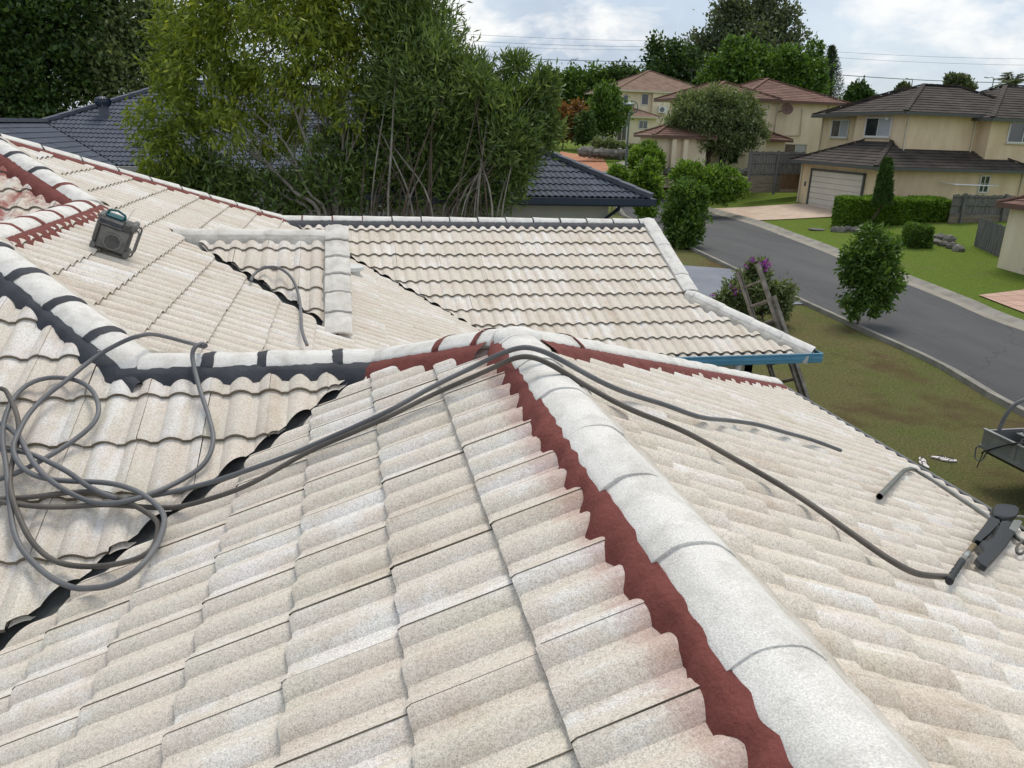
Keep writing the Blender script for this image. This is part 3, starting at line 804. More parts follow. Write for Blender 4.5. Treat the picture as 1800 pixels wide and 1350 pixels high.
capline(K0 + Vector((0, 0, -.012)), L0, KH, CAP, .40, bands=BLACKP, left=BLACKP, right=CREAMP, r0=-.04, strip=.066, bandw=.042, hi=.010, ext=.16)
capline(L0, W0, T, CAP, .42, bands=RED, left=RED, right=RED, strip=.09, bandw=.038)
capline(W0, U0, KH, CAP, .42, bands=[RED, RED, BLACKP, BLACKP, BLACKP, BLACKP, BLACKP], left=RED, right=CREAMP, r0=-.05, strip=.11, bandw=.038, hi=.012)
capline(X0, U0, KH, CAP, .42, bands=BLACKP, left=RED, right=CREAMP, strip=.11, bandw=.018)
capline(X0 + Vector((-.1, 0, 0)), Q1 + Vector((.08, 0, 0)), T, CAP, .43, bands=[RED] * 4 + [BLACKP] * 12, left=CREAMP, right=BLACKP, strip=.13, bandw=.014)
capline(QG + Vector((.02, 0, 0)), Q1 + Vector((.02, 0, 0)), 0.18, CAP, .40, left=GREYP, right=None, half=.110, up=.025, bandw=.012, strip=.03, rise=.035)
capline(QC, QG, KH, CAP, .44, left=GREYP, right=CREAMP, strip=.10)
capline(N0, N1, T, CAPD, .42, left=CREAMP, right=GREYP, strip=.08, rise=.05)
capline(N2 + Vector((0, -.03, -.01)), N1 + Vector((0, .05, .02)), 0.16, CAPD, .30, bands=GREYP, left=GREYP, right=None, half=.115, up=.02, bandw=.014, strip=.025, rise=.032)
# saddle lump where the three hips meet
mb = MB(); mb.lathe(P0 + Vector((.0, .0, .045)), [(.135, -.04), (.128, 0), (.10, .022), (.06, .034), (.02, .038)], 7)
mb.build('ridge_cap', CAP, house, smooth=60)

# gutters
def gutter(path, prof_, mats, name='gutter'):
    """prof: (out, up, material) swept along path a->b; out is to the right of travel"""
    a, b = Vector(path[0]), Vector(path[1]); d = (b - a).normalized(); s = Vector((d.y, -d.x, 0)); mb = MB(); n = len(prof_)
    vs = [p + s * o + Vector((0, 0, z)) for p in (a, b) for o, z, _ in prof_]
    mb.add(vs, [(i, i + 1, n + i + 1, n + i) for i in range(n - 1)])
    mb.mi = [q[2] for q in prof_[:-1]]
    mb.f.append(tuple(range(n))); mb.mi.append(0); mb.f.append(tuple(range(2 * n - 1, n - 1, -1))); mb.mi.append(0)
    return mb.build(name, mats, house)
pg = [(.0, .02, 1), (.004, -.075, 1), (.085, -.08, 1), (.088, .012, 0), (.098, .022, 0), (.112, .020, 0), (.112, .004, 0), (.106, 0.0, 0), (.106, -.03, 0), (.112, -.035, 0), (.112, -.09, 0), (-.02, -.092, 0), (-.02, .0, 0)]
gutter(((xd + .01, yh + .1, ZE - .005), (xd + .01, -1.6, ZE - .005)), [(-o, z, m_) for o, z, m_ in pg], [GUTT, GUTD])
pb = [(.0, .03, 1), (.004, -.07, 1), (.10, -.075, 1), (.103, .018, 0), (.11, .03, 0), (.125, .028, 0), (.125, .008, 0), (.117, .002, 0), (.117, -.022, 0), (.127, -.027, 0), (.127, -.05, 0), (.117, -.055, 0), (.117, -.085, 0), (.112, -.1, 0), (-.02, -.1, 0), (-.02, .02, 0)]
gutter(((xg - .1, yq, ZE + .005), (QC.x + .08, yq, ZE + .005)), pb, [BLUE, GUTD])
gutter(((QC.x - .04, yq - .1, ZE + .003), (QC.x - .04, 14.9, ZE + .003)), pb, [BLUE, GUTD])
gutter(((xd, yh, ZE + .003), (xg, yh, ZE + .003)), [(-o, z, m_) for o, z, m_ in pb], [BLUE, GUTD])
WHITEP = mat('white paint', (0.62, 0.62, 0.60), (0.70, 0.70, 0.68), 3, 0.6, 0.05, 60)
MB().tube([(4.86, 8.66, ZE - .1), (4.86, 8.66, ZE - .24), (4.86, 9.18, ZE - .42), (4.86, 9.18, .1)], .05, 12).build('downpipe', WHITEP, house, smooth=50)
# white vent flashing behind the little gable
MB().lathe((NX + .14, 9.72, FG.z(NX + .14, 9.72) + .05), [(.10, -.05), (.10, .0), (.16, .02), (.15, .06), (.05, .09)], 14).build('roof_vent', WHITEP, house, smooth=50)
# ------------------------------------------------------------------ things lying on the roof
def inside(poly, x, y):
    c = False; n = len(poly)
    for i in range(n):
        (x1, y1), (x2, y2) = poly[i], poly[(i + 1) % n]
        if (y1 > y) != (y2 > y) and x < (x2 - x1) * (y - y1) / (y2 - y1) + x1: c = not c
    return c
HIT = [(FC, [(.822, -2), (P0.x, P0.y), (J0.x, J0.y), (xc, ye), (xc, -2)]), (FD, [(.822, 3.672), (.822, -2), (xd + .3, -2), (xd + .3, yh + .3)]),
       (FE, [(J0.x, J0.y), (K0.x, K0.y), (L0.x, L0.y), (L0.x - 6, L0.y - 6), (xc, ye)]), (FG, [(K0.x, K0.y), (xg, yh), (xg, yq), (X0.x, X0.y), (U0.x, U0.y), (W0.x, W0.y), (L0.x, L0.y)]),
       (FN, [(N0.x, N0.y), (N2.x, N2.y), (N1.x, N1.y)])]
def plane_hit(fr, px, py, w):
    r = rayd(px, py); n = np.array(fr.n); q = np.array(fr.o) + n * w
    return Vector(EYE + r * (n @ (q - EYE)) / (n @ r))
def roof_hit(px, py, w=0.075):
    best = None
    for fr, pl in HIT:
        p = plane_hit(fr, px, py, w)
        d = (p - Vector(EYE)).length
        if inside(pl, p.x, p.y) and (best is None or d < best[0]): best = (d, p, fr)
    if best is None:
        p = plane_hit(FE, px, py, w); return p, FE
    return best[1], best[2]
HOSE = mat('grey rubber hose', (0.105, 0.108, 0.115), (0.17, 0.172, 0.178), 3.0, 0.5, 0.15, 120, spec=0.4)
HOSEB = mat('dusty brown grey hose', (0.075, 0.068, 0.06), (0.13, 0.115, 0.10), 4.0, 0.55, 0.15, 120, spec=0.35)
def hose(name, pts, r, m_, label, base=0.068, wob=0.0):
    P = []
    for i, q in enumerate(pts):
        w = base + (q[2] if len(q) > 2 else 0.0) + r
        P.append(roof_hit(q[0], q[1], w)[0])
    S = resample(smooth(P, 7), 0.03)
    # ease bumps where the line passes from plane to plane
    for _ in range(2): S = [S[0]] + [(S[i - 1] + S[i] * 2 + S[i + 1]) / 4 for i in range(1, len(S) - 1)] + [S[-1]]
    o = MB().tube(S, r, 10).build(name, m_, smooth=70)
    recenter(o); return tag(o, label, 'hose')
hose('pressure_hose', [(1478, 792), (1455, 783), (1420, 771), (1380, 760), (1330, 746), (1280, 739), (1230, 733), (1170, 712), (1100, 690), (1050, 668, .01), (985, 632, .02), (942, 613, .06), (910, 612, .06), (868, 627, .03), (830, 646), (760, 680), (680, 724), (560, 778), (500, 803), (389, 842), (306, 864), (250, 874), (208, 877, .02), (156, 856, .03), (125, 833, .03), (78, 808, .03), (42, 794, .03), (0, 790), (-60, 775), (-95, 815), (-60, 850), (0, 842), (55, 819, .02), (133, 772), (172, 733), (167, 694), (144, 672), (111, 664), (83, 664), (55, 672), (28, 694), (8, 736), (5, 778, .03), (11, 819, .03), (16, 875, .01), (30, 951), (78, 1007), (125, 1032), (156, 1034), (194, 1029), (236, 1007, .02), (272, 965, .02), (286, 932, .02), (289, 909, .02), (278, 890, .03), (250, 868, .04), (208, 852, .03), (167, 847, .03), (125, 846, .02), (69, 839, .04), (36, 819, .04), (22, 789, .05), (31, 764, .05), (50, 728, .04), (83, 694, .03), (119, 667, .03), (167, 628, .02), (217, 600, .07), (250, 589, .10), (278, 589, .06), (333, 603, .04), (356, 609, .07), (364, 608, .07), (358, 603, .06), (345, 607, .09), (337, 622, .05), (350, 680), (369, 739), (375, 778), (358, 817), (319, 844), (264, 869, .03), (208, 884, .03), (158, 882, .01), (97, 851, .05), (60, 815, .05), (36, 772, .03), (17, 753), (0, 744), (-50, 735)],
     .0118, HOSE, 'long grey hose piled in loops on the left slope and running over the ridge')
hose('gun_hose', [(1668, 1014, .01), (1650, 1013), (1610, 1008), (1570, 988), (1500, 940), (1400, 870), (1290, 806), (1200, 757), (1100, 716), (1010, 666), (970, 642, .03), (938, 628, .07), (905, 629, .07), (855, 652, .03), (760, 694), (680, 734), (600, 769), (540, 795), (455, 843), (403, 866), (333, 887), (292, 893), (236, 890, .01), (180, 887), (120, 891), (75, 891, .02), (0, 882), (-60, 864), (-90, 790), (-60, 715), (0, 680), (17, 700), (30, 730, .02), (33, 764, .02), (25, 800, .02), (17, 840, .02), (24, 882, .02), (50, 943), (83, 979), (117, 993), (161, 996), (208, 991), (250, 979), (270, 962), (278, 932), (276, 915), (258, 901, .02), (230, 885, .02), (190, 868, .02), (150, 864), (100, 868, .02), (50, 874), (-60, 880)],
     .0115, HOSEB, 'brownish hose that crosses the ridge and ends at the black spray gun')
hose('spare_hose', [(441, 494), (445, 484), (455, 475), (472, 469, .02), (490, 471, .03), (507, 482, .03), (519, 500, .02), (526, 525), (529, 550), (530, 575, .04), (534, 592, .05), (540, 607, .02)],
     .013, HOSE, 'thin grey hose arched over the small gable in front of the far ridge')
# broken length of batten in the tile trough near the hose end
# spray gun
BLK = mat('black moulded plastic', (0.012, 0.014, 0.017), (0.022, 0.024, 0.029), 30, 0.5, 0.15, 300, spec=0.45)
STEEL = mat('dull steel', (0.42, 0.42, 0.41), (0.55, 0.55, 0.53), 20, 0.3, 0.05, 200, metal=0.7)
BRASS = mat('brass fitting', (0.24, 0.17, 0.09), (0.34, 0.25, 0.14), 20, 0.45, 0.05, 200, metal=0.7)
OLIVE = mat('grey plastic cover', (0.20, 0.21, 0.195), None, 1, 0.6)
gp = [1640, 850, .13333]
def gpx(x, y): return gp[0] + x * gp[2], gp[1] + y * gp[2]
gun = empty('spray_gun', roof_hit(1730, 960)[0], 'black trigger spray gun lying by the gutter at the right edge', 'spray gun')
def gun_plate(name, pts, w0, w1, m_):
    a = [plane_hit(FD, *gpx(*q), w0) for q in pts]; n = len(a); c = sum(a, Vector()) / n
    up = FD.n * (w1 - w0); mb = MB()
    r1 = [c + (p - c) * .93 for p in a]
    vs = [*r1, *[p + up * .2 for p in a], *[p + up * .8 for p in a], *[p + up for p in r1]]
    fs = [tuple(range(n)), tuple(range(3 * n, 4 * n))]
    for k in range(3):
        for i in range(n): fs.append((k * n + i, k * n + (i + 1) % n, (k + 1) * n + (i + 1) % n, (k + 1) * n + i))
    mb.add(vs, fs)
    me_o = mb.build(name, m_, gun, smooth=45); return me_o
gun_plate('body', [(735, 400), (780, 352), (900, 345), (1040, 362), (1092, 400), (1078, 470), (1040, 520), (960, 545), (860, 540), (770, 500), (728, 460)], .055, .115, BLK)
gun_plate('grip', [(722, 490), (800, 520), (850, 545), (815, 610), (700, 735), (585, 835), (520, 810), (497, 780), (590, 670)], .065, .105, BLK)
gun_plate('guard', [(870, 545), (960, 540), (1030, 620), (1052, 690), (1035, 730), (930, 885), (740, 1105), (660, 1185), (580, 1140), (517, 1062), (590, 1010), (615, 960), (565, 880), (585, 838), (640, 850), (740, 795), (842, 605)], .06, .10, BLK)
gun_plate('trigger', [(850, 575), (895, 600), (800, 760), (690, 890), (650, 870), (745, 760)], .07, .09, BLK)
gun_plate('cover', [(1030, 532), (1110, 528), (1150, 560), (1060, 690), (968, 640)], .075, .11, OLIVE)
def gun_tube(name, pts, r, m_, w=.085, n=12):
    MB().tube([plane_hit(FD, *gpx(*q), w) for q in pts], r, n).build(name, m_, gun, smooth=50)
gun_tube('outlet', [(1080, 435), (1150, 440), (1300, 450)], .013, STEEL)
gun_tube('inlet', [(540, 815), (505, 860), (470, 900)], [.0125, .0125, .011], BRASS)
gun_tube('coupling', [(475, 905), (455, 925), (452, 930), (430, 955), (428, 958), (395, 1000), (380, 1020)], [.010, .014, .014, .014, .0105, .0145, .0145], STEEL)
gun_tube('strain_relief', [(390, 1020), (360, 1055), (355, 1062), (330, 1100), (325, 1108), (295, 1150), (290, 1158), (262, 1200), (258, 1206), (235, 1250), (215, 1290)], [.012, .0145, .0105, .0145, .0105, .0142, .0105, .014, .0105, .0135, .0135], BLK)
loopm = MB().tube(smooth([plane_hit(FD, *gpx(*q), .08) for q in ((1230, 740), (1150, 780), (1105, 850), (1110, 910), (1150, 930), (1200, 900), (1260, 830))], 5), .008, 8)
loopm.build('lanyard_loop', HOSEB, gun, smooth=60)
# bent tube over the gutter
lt = [plane_hit(FD, *q) for q in ((1546, 873, .075), (1583, 834, .075), (1590, 827, .078), (1600, 824, .08), (1611, 827, .08), (1640, 844, .08), (1730, 904, .07), (1830, 975, .07))]
o = MB().tube(lt, .0165, 12, cap=False).build('bent_tube', STEEL, smooth=50)
o.data.materials[0] = mat('grey galvanised tube', (0.20, 0.205, 0.195), (0.29, 0.295, 0.28), 8, 0.38, 0.05, 90, metal=0.55)
recenter(o); tag(o, 'bent grey metal tube resting along the gutter behind the spray gun', 'tube')
# short dark clip at the end of the upper hose
a, b = plane_hit(FD, 1459, 785, .072), plane_hit(FD, 1478, 793, .072)

# ------------------------------------------------------------------ jobsite radio
GREYPL = mat('scuffed dark grey plastic', (0.060, 0.060, 0.062), (0.115, 0.113, 0.11), 14, 0.6, 0.3, 120, fine=0.1)
GREYP2 = mat('lighter scuffed grey plastic', (0.115, 0.113, 0.11), (0.19, 0.187, 0.18), 18, 0.65, 0.3, 120)
TEAL = mat('teal plastic', (0.01, 0.085, 0.10), (0.02, 0.12, 0.135), 10, 0.5)
TXT = mat('worn grey lettering', (0.30, 0.30, 0.29), None, 1, 0.7)
rb = roof_hit(193, 441, .05)[0]
rz_ = FG.n.copy(); rx_ = Vector((.985, .10, 0)); rx_ = (rx_ - rz_ * rx_.dot(rz_)).normalized(); ry_ = rz_.cross(rx_)
RM = Matrix.Identity(4)
for i in range(3): RM[i][0], RM[i][1], RM[i][2], RM[i][3] = rx_[i] * .9, ry_[i] * .9, rz_[i] * .9, rb[i]
radio = empty('jobsite_radio', rb, 'dark grey rugged jobsite radio standing on the sloping tiles', 'radio')
def rbox(lo, hi, name=None, m_=None, bev=.012):
    mb = MB(); x0, y0, z0 = lo; x1, y1, z1 = hi; q = min(bev, (x1 - x0) / 3, (z1 - z0) / 3, (y1 - y0) / 3)
    # chamfered box: octagon in x-z, swept in y with inset ends
    oc = [(x0 + q, z0), (x1 - q, z0), (x1, z0 + q), (x1, z1 - q), (x1 - q, z1), (x0 + q, z1), (x0, z1 - q), (x0, z0 + q)]
    cx_, cz_ = (x0 + x1) / 2, (z0 + z1) / 2; vs = []
    for y, s in ((y0, 1), (y0 + q, 0), (y1 - q, 0), (y1, 1)):
        for (x, z) in oc:
            vs.append(RM @ Vector((x + (q if x < cx_ else -q) * s * .7, y, z + (q if z < cz_ else -q) * s * .7)))
    fs = [tuple(range(8)), tuple(reversed(range(24, 32)))]
    for r in range(3):
        for i in range(8): fs.append((r * 8 + (i + 1) % 8, r * 8 + i, (r + 1) * 8 + i, (r + 1) * 8 + (i + 1) % 8))
    mb.add(vs, fs)
    return mb.build(name, m_, radio, smooth=30)
def rt(pts, r, name, m_, n=8): return MB().tube([RM @ Vector(p) for p in pts], r, n).build(name, m_, radio, smooth=50)
rbox((-.125, -.095, .015), (.125, .095, .285), 'case', GREYPL, .02)
for sx in (-1, 1):
    rbox((sx * .125 - .022, -.115, .0), (sx * .125 + .022, .105, .06), 'bumper', GREYP2); rbox((sx * .125 - .022, -.112, .235), (sx * .125 + .022, .10, .30), 'bumper', GREYP2)
rbox((-.147, -.10, .06), (-.118, .09, .24), 'side_panel', GREYP2)
rbox((-.105, -.108, .03), (.108, -.09, .215), 'speaker_panel', GREYP2, .008)
rbox((-.13, -.112, .232), (.045, -.085, .268), 'display', mat('display window', (0.02, 0.03, 0.045), (0.05, 0.07, 0.10), 40, 0.2, spec=0.6), .006)
rt([(-.135, -.12, .272), (.045, -.12, .272)], .006, 'display_rail', GREYP2); rt([(-.135, -.12, .23), (.045, -.12, .23)], .006, 'display_rail', GREYP2)
mb = MB()
ring = [(math.cos(math.pi / 8 + i * math.pi / 4), math.sin(math.pi / 8 + i * math.pi / 4)) for i in range(8)]
mb.tube([RM @ Vector((.005 + .068 * c, -.112, .105 + .068 * s)) for c, s in ring + ring[:1]], .006, 6, cap=False); mb.build('speaker_ring', mat('pale grey ring', (0.19, 0.19, 0.18), None, 1, 0.6), radio)
mb = MB(); mb.lathe(RM @ Vector((.005, -.109, .105)), [(.058, 0), (.056, .004), (.03, .0), (.012, .003)], 20, axis=-ry_); mb.build('speaker_cone', GREYPL, radio, smooth=40)
rbox((-.10, -.07, .285), (.03, .06, .305), 'top_cover', TEAL, .008)
rt([(-.10, -.02, .295), (-.09, -.02, .335), (-.03, -.02, .35), (.03, -.02, .33), (.045, -.02, .29)], .009, 'carry_handle', TEAL)
for yy in (-.10, .08):
    rt([(.135, yy, .262), (.168, yy, .255), (.175, yy, .24), (.172, yy, .05), (.165, yy, .035), (.135, yy, .03)], .0075, 'roll_bar', GREYP2)
rt([(.05, -.09, .262), (.052, -.09, .30)], .007, 'antenna_socket', GREYPL); rt([(.052, -.09, .29), (.085, -.085, .43)], [.0035, .0022], 'antenna', STEEL, 6)
tc = bpy.data.curves.new('lettering', 'FONT'); tc.body = 'makita'; tc.size = .034; tc.extrude = .0008; tc.align_x = 'CENTER'; tc.space_character = 1.05; tc.shear = .15
to = bpy.data.objects.new('lettering_curve', tc); COL.objects.link(to)
dg = bpy.context.evaluated_depsgraph_get(); tm = bpy.data.meshes.new_from_object(to.evaluated_get(dg)); bpy.data.objects.remove(to); tm.name = 'lettering'
tm.transform(RM @ Matrix.Translation((.005, -.1095, .183)) @ Matrix.Rotation(rad(90), 4, 'X')); tm.materials.clear(); tm.materials.append(TXT)
attach(link(bpy.data.objects.new('lettering', tm)), radio)

# ------------------------------------------------------------------ ladder against the side gutter
ALU = mat('weathered aluminium', (0.13, 0.115, 0.095), (0.27, 0.245, 0.21), 9, 0.65, 0.2, 60, metal=0.3)
lad = empty('extension_ladder', (6.95, 9.2, 0), 'aluminium extension ladder leaning on the house corner beside the purple bush', 'ladder')
l_t, l_b = Vector((5.83, 10.40, 3.27)), Vector((6.80, 8.98, 0.0))
ld = (l_t - l_b).normalized(); lw = Vector((.45, -.89, 0.0)); lw = (lw - ld * lw.dot(ld)).normalized(); ln_ = ld.cross(lw).normalized()
if ln_.x < 0: ln_ = -ln_
Ll = (l_t - l_b).length
for sec, (t0, t1, wid, off) in enumerate(((0, Ll * .86, .46, 0.0), (Ll * .25, Ll, .38, -.06))):
    for sg in (-1, 1):
        a = l_b + ld * t0 + lw * (sg * wid / 2) + ln_ * off; b = l_b + ld * t1 + lw * (sg * wid / 2) + ln_ * off
        mb = MB(); mb.bar(a, b, .022, .075, up=ln_); mb.bar(a + ln_ * .03 - lw * sg * .012, b + ln_ * .03 - lw * sg * .012, .03, .012, up=ln_); mb.bar(a - ln_ * .03 - lw * sg * .012, b - ln_ * .03 - lw * sg * .012, .03, .012, up=ln_)
        mb.build('rail', ALU, lad)
    t = t0 + .12
    while t < t1:
        MB().tube([l_b + ld * t + lw * (-wid / 2) + ln_ * off, l_b + ld * t + lw * (wid / 2) + ln_ * off], .016, 8).build('rung', ALU, lad, smooth=50); t += .30
for sg in (-1, 1):
    MB().box((-.04, -.05, 0), (.04, .05, .05), M=Matrix.Translation(l_b + lw * sg * .23 + Vector((0, 0, -.02)))).build('foot', BLK, lad)

# ------------------------------------------------------------------ thongs on the grass
SOLE = mat('pale thong sole', (0.68, 0.64, 0.62), (0.76, 0.72, 0.70), 8, 0.8)
STRAP = mat('dark thong strap', (0.05, 0.035, 0.04), None, 1, 0.6)
def thong(px, py, ang, label):
    c = gpt(px, py); M_ = Matrix.Translation(c + Vector((0, 0, .012))) @ Matrix.Rotation(ang, 4, 'Z')
    root = empty('thong', c, label, 'thong', 'thongs kicked off on the lawn')
    ol = []
    for i in range(24):
        a = 2 * math.pi * i / 24; x = .135 * math.cos(a); w = .050 if x > .02 else .050 - .016 * min(1, (.02 - x) / .08); w *= 1.0 if x > -.07 else 1.05
        ol.append(M_ @ Vector((x, w * math.sin(a), 0)))
    MB().prism(ol, (0, 0, .022)).build('sole', SOLE, root)
    for sg in (-1, 1):
        MB().tube(smooth([M_ @ Vector(p) for p in ((.075, 0, .022), (.055, sg * .018, .05), (.0, sg * .042, .045), (-.03, sg * .046, .022))], 4), .006, 6).build('strap', STRAP, root, smooth=60)
for a in ((1622, 812, rad(70), 'pale thong lying furthest left, close to its partner by the gutter'), (1624, 819, rad(82), 'pale thong touching the leftmost one, its toe towards the house'),
          (1651, 807, rad(-28), 'pale thong nearer the kerb in the right hand pair on the lawn'), (1667, 811, rad(-20), 'rightmost pale thong lying flat on the lawn near the trailer')): thong(*a)

# ------------------------------------------------------------------ trailer beyond the gutter
TRG = mat('galvanised trailer panel', (0.24, 0.25, 0.25), (0.33, 0.34, 0.34), 4, 0.5, 0.2, 60, metal=0.4)
RAILM = mat('grey painted tube', (0.17, 0.17, 0.175), (0.24, 0.24, 0.245), 6, 0.5)
tr = empty('box_trailer', (10.4, 7.6, 0), 'grey metal box trailer with tube rail parked on the lawn at right edge', 'trailer')
ex, ey = 9.64, 9.42                     # far left corner of the tray
Zt, Zb = .88, .58
def tb(lo, hi, name, m_): return MB().box(lo, hi).build(name, m_, tr)
tb((ex, ey - 3.2, Zb), (ex + .03, ey, Zt), 'side_panel', TRG)
tb((ex + 1.55, ey - 3.2, Zb), (ex + 1.58, ey, Zt), 'side_panel', TRG)
tb((ex + .032, ey - .03, Zb + .002), (ex + 1.548, ey, Zt - .004), 'tailgate', TRG)
tb((ex + .032, ey - 3.2, Zb + .002), (ex + 1.548, ey - .032, Zb + .05), 'tray_floor', GUTD)
mb = MB(); mb.bar((ex - .003, ey - 3.2, Zt + .012), (ex - .003, ey + .01, Zt + .012), .05, .028); mb.build('top_rail', TRG, tr)
mb = MB(); mb.bar((ex - .012, ey - 3.2, Zb + .03), (ex - .012, ey + .01, Zb + .03), .03, .05); mb.build('lower_rail', TRG, tr)
for q in (.62, 1.3, 2.0): tb((ex - .02, ey - q - .025, Zb + .05), (ex - .002, ey - q + .025, Zt - .01), 'rib', TRG)
tb((ex + .1, ey - 3.2, Zb - .09), (ex + .16, ey - .05, Zb - .004), 'chassis_rail', GUTD)
tb((ex + 1.4, ey - 3.2, Zb - .09), (ex + 1.46, ey - .05, Zb - .004), 'chassis_rail', GUTD)
MB().tube(smooth([(ex + .02, ey + .03, Zb + .02), (ex + .02, ey + .09, Zb - .05), (ex + .05, ey + .09, Zb - .22), (ex + .10, ey + .02, Zb - .24), (ex + .11, ey - .04, Zb - .06)], 4), .012, 8).build('rope_hook', RAILM, tr, smooth=60)
MB().tube([(ex + .07, ey - .02, Zb - .03), (ex + .05, ey + .02, Zb - .36)], .008, 6).build('light_bracket', BLK, tr)
MB().tube(smooth([(ex + .16, ey - .12, Zt - .1), (ex + .16, ey - .12, Zt + .12), (ex + .18, ey - .22, Zt + .45), (ex + .35, ey - .33, Zt + .62), (ex + .8, ey - .45, Zt + .64), (ex + 1.3, ey - .5, Zt + .62)], 6), .03, 12).build('tube_rail', RAILM, tr, smooth=60)
tb((ex - .06, ey - 1.05, .28), (ex + .30, ey - .98, .56), 'mudflap', BLK)
for wx in (ex + .06, ex + 1.52):
    MB().lathe((wx - .09, ey - 1.45, .31), [(.20, 0), (.29, .01), (.31, .04), (.31, .14), (.29, .17), (.20, .18)], 24, axis=(1, 0, 0)).build('tyre', BLK, tr, smooth=40)
    MB().lathe((wx - .075, ey - 1.45, .31), [(.05, -.01), (.19, .0), (.19, .15), (.05, .16)], 20, axis=(1, 0, 0)).build('rim', STEEL, tr, smooth=40)
cm = mat('black cable', (0.02, 0.021, 0.022), (0.05, 0.05, 0.052), 9, 0.55)
coil = MB()
for i in range(9):
    r = .30 + random.uniform(-.05, .05); cc = Vector((ex + .40 + random.uniform(-.03, .03), ey - .75 + random.uniform(-.04, .04), Zt - .06 + i * .028)); t1_, t2_ = random.uniform(-.12, .12), random.uniform(-.12, .12)
    coil.tube([cc + Vector((r * math.cos(a), r * .8 * math.sin(a), r * (t1_ * math.cos(a) + t2_ * math.sin(a)))) for a in [2 * math.pi * j / 28 for j in range(29)]], .016, 6, cap=False)
coil.build('cable_coil', cm); o = bpy.data.objects['cable_coil']; recenter(o); tag(o, 'black cable coil heaped in the grey trailer at the right edge', 'cable')
MB().tube(smooth([(ex + .4, ey - .9, Zt + .05), (ex + .1, ey - .75, Zt + .06), (ex - .04, ey - .62, Zt + .03), (ex - .045, ey - .35, Zt - .15), (ex - .03, ey - .12, Zb - .02), (ex + .04, ey - .02, Zb - .1)], 5), .013, 8).build('tie_strap', cm, tr, smooth=60)

# folded tarpaulin heaped in the trailer
tp_ = MB(); vs = []; nU, nV = 14, 10
for i in range(nU + 1):
    for j in range(nV + 1):
        u_, v_ = i / nU, j / nV; h_ = .26 * math.sin(math.pi * u_) ** .6 * math.sin(math.pi * v_) ** .6 * (1 + .35 * math.sin(9 * u_ + 4 * v_) + .2 * math.sin(17 * v_))
        vs.append((ex + .5 + 1.05 * u_, ey - .95 + .85 * v_, Zb + .06 + h_ * 1.2 + .2))
tp_.add(vs, [(i * (nV + 1) + j, (i + 1) * (nV + 1) + j, (i + 1) * (nV + 1) + j + 1, i * (nV + 1) + j + 1) for i in range(nU) for j in range(nV)])
o = tp_.build('folded_tarpaulin', mat('grey tarpaulin', (0.16, 0.17, 0.17), (0.26, 0.27, 0.265), 6, 0.6, 0.3, 30), smooth=50); recenter(o); tag(o, 'grey tarpaulin bundled behind the cable coil in the trailer', 'tarpaulin')
# two yellow leaves caught in the near valley
for i, (px, py) in enumerate(((176, 1024), (191, 1018))):
    c = plane_hit(FE, px, py, .0); o = MB().add([c + Vector((.035, -.01, .012)), c + Vector((0, .018, .02)), c + Vector((-.04, .005, .014)), c + Vector((.0, -.02, .018))], [(0, 1, 2, 3)]).build('fallen_leaf', mat('yellow leaf', (0.32, 0.27, 0.07), None, 1, 0.7))
    recenter(o); tag(o, ('left', 'right')[i] + ' one of two yellow leaves caught in the dark valley', 'leaf', 'leaves in the valley')
# ------------------------------------------------------------------ plants
rng = np.random.default_rng(11)
def leaf_mesh(name, cen, axis_, ls, asp, m_, parent, fold=0.25):
    """one folded diamond per leaf: cen (n,3) base points, axis_ (n,3) growth direction"""
    n = len(cen); ax = axis_ / np.linalg.norm(axis_, axis=1, keepdims=True)
    rv = rng.normal(size=(n, 3)); side = np.cross(ax, rv); side /= np.linalg.norm(side, axis=1, keepdims=True) + 1e-9
    nor = np.cross(side, ax)
    L = ls * rng.uniform(.65, 1.25, (n, 1)); Wd = L * asp
    v = np.empty((n, 4, 3))
    v[:, 0] = cen; v[:, 1] = cen + ax * L * .45 + side * Wd * .5 + nor * Wd * fold; v[:, 2] = cen + ax * L; v[:, 3] = cen + ax * L * .45 - side * Wd * .5 + nor * Wd * fold
    me = bpy.data.meshes.new(name); me.vertices.add(n * 4); me.vertices.foreach_set('co', v.ravel())
    me.loops.add(n * 4); me.loops.foreach_set('vertex_index', np.arange(n * 4, dtype=np.int32))
    me.polygons.add(n); me.polygons.foreach_set('loop_start', np.arange(0, n * 4, 4, dtype=np.int32)); me.polygons.foreach_set('loop_total', np.full(n, 4, dtype=np.int32))
    me.materials.append(m_); me.update(); me.validate()
    o = link(bpy.data.objects.new(name, me))
    if parent is not None: attach(o, parent)
    return o
def blob_leaves(blobs, n, clump=0.22, dens=26, up=0.25, droop=0.0, shell=0.45, lsz=0.1):
    B = np.array([[*b[0], *(b[1] if isinstance(b[1], (tuple, list)) else (b[1],) * 3)] for b in blobs], float)
    wgt = (B[:, 3] * B[:, 4] * B[:, 5]) ** .75; wgt /= wgt.sum()
    C, A = [], []
    for b, w in zip(B, wgt):
        k = max(5, int(dens)); m_ = max(10, int(n * w))
        d = rng.normal(size=(k, 3)); d /= np.linalg.norm(d, axis=1, keepdims=True)
        cc = d * (1 - shell * rng.random((k, 1)) ** 1.3)
        ids = rng.integers(0, k, m_)
        off = rng.normal(size=(m_, 3)) * clump
        p = cc[ids] + off
        C.append(b[:3] + p * b[3:])
        a = d[ids] * .8 + rng.normal(size=(m_, 3)) * .75 + np.array([0, 0, up - droop])
        A.append(a)
    return np.concatenate(C), np.concatenate(A)
BARKG = mat('pale grey bark', (0.12, 0.105, 0.085), (0.29, 0.265, 0.225), 5, 0.9, 0.5, 40, stretch=(1, 1, .3))
